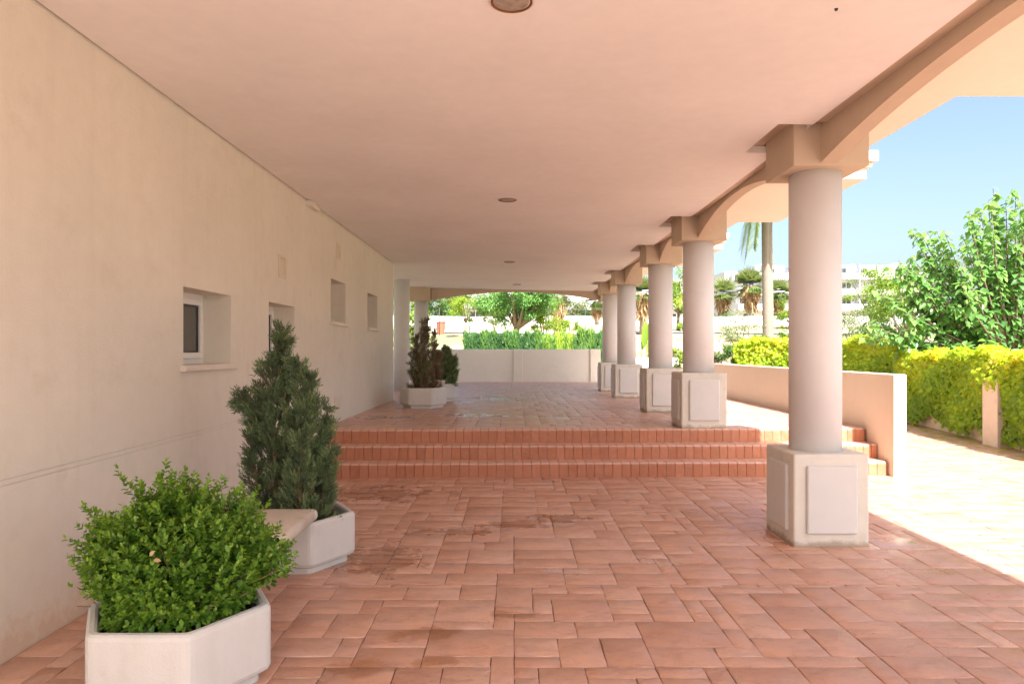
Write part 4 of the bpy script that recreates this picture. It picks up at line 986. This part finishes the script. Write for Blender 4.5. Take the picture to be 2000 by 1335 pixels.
def tall_palm():
    Y = 27.0; X0, _, g0 = at(1501, Y); X1 = (1497-1003)*Y/F
    t = empty('tall_palm', (X0, Y, g0)); tag(t, 'tall bare palm trunk with drooping fronds left of the nearest column', 'palm')
    bm = bmesh.new(); pts = []; rad = []
    for i in range(60):
        u = i/59; pts.append(((X1-X0)*u, 0, -.2 + 7.8*u)); rad.append((.215 - .025*u)*(1 + .035*(i % 2)))
    tube(bm, pts, rad, 16); bm_obj('trunk', bm, mat('palm_bark'), t)
    c = np.array([X1-X0, 0, 7.5]); P = []; D = []; TN = []; N = []
    for i in range(26):
        a = i*2.4 + .4; el = rng.uniform(.1, 1.1); ln = 2.3
        if i >= 21: a = math.pi + (i-23)*.32; el = -.42 - .12*(i % 3); ln = 2.5
        h = np.array([math.cos(a), math.sin(a), 0]); 
        for s in np.linspace(.12, 1, 34):
            r = ln*s*math.cos(el)*(1 - .25*s); z = ln*s*math.sin(el) - 1.9*s*s*(1 if el > 0 else .75); r *= (1 if el > 0 else .52)
            pt = h*r + np.array([0, 0, z])
            for sg in (-1, 1):
                sd = np.cross(h, [0, 0, 1])*sg
                P.append(pt); D.append(sd*.55 + h*.35 + np.array([0, 0, -.9])); N.append(h + np.array([0, 0, .6])); TN.append(np.clip(.5 + rng.normal(0, .2), 0, 1))
    V, T, O = leaf_arrays(np.array(P) + c, np.array(D), np.array(N), rng.uniform(.4, .7, len(P)), .045, STRIP, np.array(TN))
    link('crown', np_mesh('crown', V, T, O), mat('palm_leaf'), t)
tall_palm()

# --- big-leaved plant between the columns
Xb, Yb, gb = at(1253, 23.6); t = empty('banana_plant', (Xb, Yb, gb)); tag(t, 'upright large-leaved plant between the third and fourth columns', 'plant')
bm = bmesh.new()
for k, (dx, hh) in enumerate(((-.10, 1.0), (.0, 1.3), (.10, 1.1))): tube(bm, [(dx*.2, 0, -.05), (dx*.7, 0, hh*.5), (dx*1.8, 0, hh)], [.06, .035, .015], 7)
bm_obj('stalks', bm, mat('bright_stalk') if 'bright_stalk' in MATS else mat('twig'), t)
P = np.array([(-.18, 0, .9), (0, 0, 1.1), (.16, 0, 1.0), (.1, 0, .8), (-.08, .1, .8), (.05, -.05, 1.2)]); D = np.array([(-.5, 0, .6), (.25, 0, 1), (.35, 0, 1), (.6, 0, .4), (-.6, .2, .1), (.1, 0, 1.0)])
V, T, O = leaf_arrays(P, D, np.tile([0, -1., .3], (6, 1)), np.array([.7, 1.0, .9, .6, .6, 1.0]), np.array([.28, .26, .24, .25, .22, .3]), OVATE, np.array([.5, .4, .6, .3, .6, .45]))
link('leaves', np_mesh('leaves', V, T, O), mat('bright_leaf'), t)

# ------------------------------------------------------------------ park: road, wall, fence, bin
def strip(name, y0, y1, m, dz, xr=(-70, 110)):
    xs_ = np.linspace(xr[0], xr[1], 120); V = []; 
    for x in xs_:
        for y in (y0, (y0+y1)/2, y1): V.append((x, y, ground_z(x, y) + dz))
    Q = [(i*3+j, (i+1)*3+j, (i+1)*3+j+1, i*3+j+1) for i in range(119) for j in range(2)]
    tag(link(name, np_mesh(name, np.array(V), np.array(Q)), mat(m)), kind='structure')
strip('path', 46.5, 49.0, 'path_gravel', 0.08)
bm = bmesh.new(); zz = ground_z(0, 56)
loops = []
for x in np.linspace(-60, 100, 60):
    g0 = ground_z(x, 56); loops.append([(x, 56, g0-.3), (x, 56.25, g0-.3), (x, 56.25, g0+.75), (x, 56, g0+.75)])
rings(bm, loops); tag(bm_obj('park_wall', bm, mat('white_render')), 'long low white wall along the road beyond the park', 'wall')
fence = empty('park_fence', at(917, 45)); tag(fence, 'thin dark park fence with slim posts behind the forked tree', 'fence')
fl = fence.location
for xp in (858, 917, 967, 1050, 1112, 1143, 1200):
    p = at(xp, 45); bm = bmesh.new(); tube(bm, [(p[0], p[1], p[2]-.1), (p[0], p[1], p[2]+1.8)], .03, 8); o = bm_obj('post', bm, mat('steel_dark'), fence); o.location = -fl
for hz in (0.9, 1.75):
    bm = bmesh.new(); tube(bm, [(at(xp, 45)[0], 45, at(xp, 45)[2]+hz) for xp in (858, 917, 967, 1050, 1112, 1143, 1200)], .012, 6); o = bm_obj('rail', bm, mat('steel_dark'), fence); o.location = -fl
p = at(861, 46); bm = bmesh.new(); loops = [[(p[0] + r*math.cos(i*math.pi/8), p[1] + r*math.sin(i*math.pi/8), p[2] + z) for i in range(16)] for r, z in ((.24, -.05), (.30, .75), (.33, .76), (.33, .82), (.27, .82), (.25, .55))]
rings(bm, loops); tag(bm_obj('litter_bin', bm, mat('brick_red')), 'small brick-red bin by a fence post at the far left of the park', 'bin')

# ------------------------------------------------------------------ far white buildings
def far_building(name, x0, x1, Y, ytop, label, storeys, depth=12, step=None, win_seed=1, cat='building'):
    X0, X1 = (x0-1003)*Y/F, (x1-1003)*Y/F; zt = CAMH - (ytop-686)*Y/F; zb = ground_z((X0+X1)/2, Y) - .5
    t = empty(name, ((X0+X1)/2, Y, zb)); tag(t, label, cat); L = -t.location
    rg = random.Random(win_seed); bm = bmesh.new()
    hs = (zt - zb - .6)/storeys
    box(bm, X0, X1, Y, Y+depth, zb, zt - (hs if step else 0))
    if step:
        for a, b_ in step: box(bm, (a-1003)*Y/F, (b_-1003)*Y/F, Y+1.6, Y+depth-.5, zt-hs-.01, zt)
    o = bm_obj('wall', bm, mat('far_render'), t); o.location = L
    nb = max(2, int((X1-X0)/3.3)); bw = (X1-X0)/nb
    for s in range(storeys):
        z = zb + .6 + s*hs; top_s = (s == storeys-1) and step
        for k in range(nb):
            xa = X0 + k*bw + bw*.16; xb_ = X0 + (k+1)*bw - bw*.16; yf = Y + (1.6 if top_s else 0)
            if top_s and not any((a-1003)*Y/F <= xa and xb_ <= (b_-1003)*Y/F for a, b_ in step): continue
            if rg.random() < .12: continue
            wide = rg.random() < .5
            if not wide: xa, xb_ = xa + bw*.12, xb_ - bw*.12
            za, zb_ = z + (.25 if wide else 1.0), z + hs - .55
            bm = bmesh.new()
            for q_ in ((xa-.08, xa, za, zb_), (xb_, xb_+.08, za, zb_), (xa, xb_, zb_, zb_+.1), (xa, xb_, za-.1, za), ((xa+xb_)/2-.04, (xa+xb_)/2+.04, za, zb_)):
                box(bm, q_[0], q_[1], yf-.06, yf+.02, q_[2], q_[3])
            w = bm_obj('window', bm, mat('white_pvc'), t); w.location = L
            bm = bmesh.new(); box(bm, xa, xb_, yf-.025, yf-.005, za, zb_); o = bm_obj('pane', bm, mat('far_glass'), w)
        if s > 0:
            bm = bmesh.new(); box(bm, X0+.2, X1-.2, Y-1.3, Y-.01, z-.12, z+.06); box(bm, X0+.2, X1-.2, Y-1.3, Y-1.2, z+.061, z+.95)
            for k in range(nb+1): box(bm, max(X0+.2, X0+k*bw-.08), min(X1-.2, X0+k*bw+.08), Y-1.19, Y-.011, z+.061, z+(hs-.2 if k % 2 else 1.0))
            o = bm_obj('balcony', bm, mat('far_render'), t); o.location = L
    for k in range(max(1, nb//2)):
        xx = X0 + (X1-X0)*(k+.5+rg.uniform(-.2, .2))/max(1, nb//2) - .5; hh = rg.uniform(.4, 1.1); bm = bmesh.new(); box(bm, xx, xx+rg.uniform(.5, 1.2), Y+3, Y+4, zt-.7, zt+hh*.5)
        o = bm_obj('chimney', bm, mat('far_render'), t); o.location = L
    return t
far_building('apartment_building', 1437, 1630, 112, 516, 'white stepped apartment block behind the palms, left of the nearest column', 4, step=[(1482, 1540), (1560, 1625)], win_seed=3)
far_building('apartment_building', 1632, 1795, 116, 515, 'long white apartment block right of the nearest column, partly behind the large tree', 4, win_seed=5, step=[(1632, 1720), (1724, 1795)])
far_building('grey_gable_block', 1416, 1440, 118, 530, 'plain shaded end block at the left of the white apartments', 3, win_seed=8, depth=16)
far_building('white_villa', 1105, 1225, 96, 574, 'low white building with balconies seen under the far arch at right', 2, win_seed=9)
far_building('white_villa', 905, 1000, 110, 566, 'pale building behind the trees left of the forked tree', 2, win_seed=12)
far_building('white_villa', 1232, 1335, 100, 545, 'white building seen between the third and second columns', 3, win_seed=14)
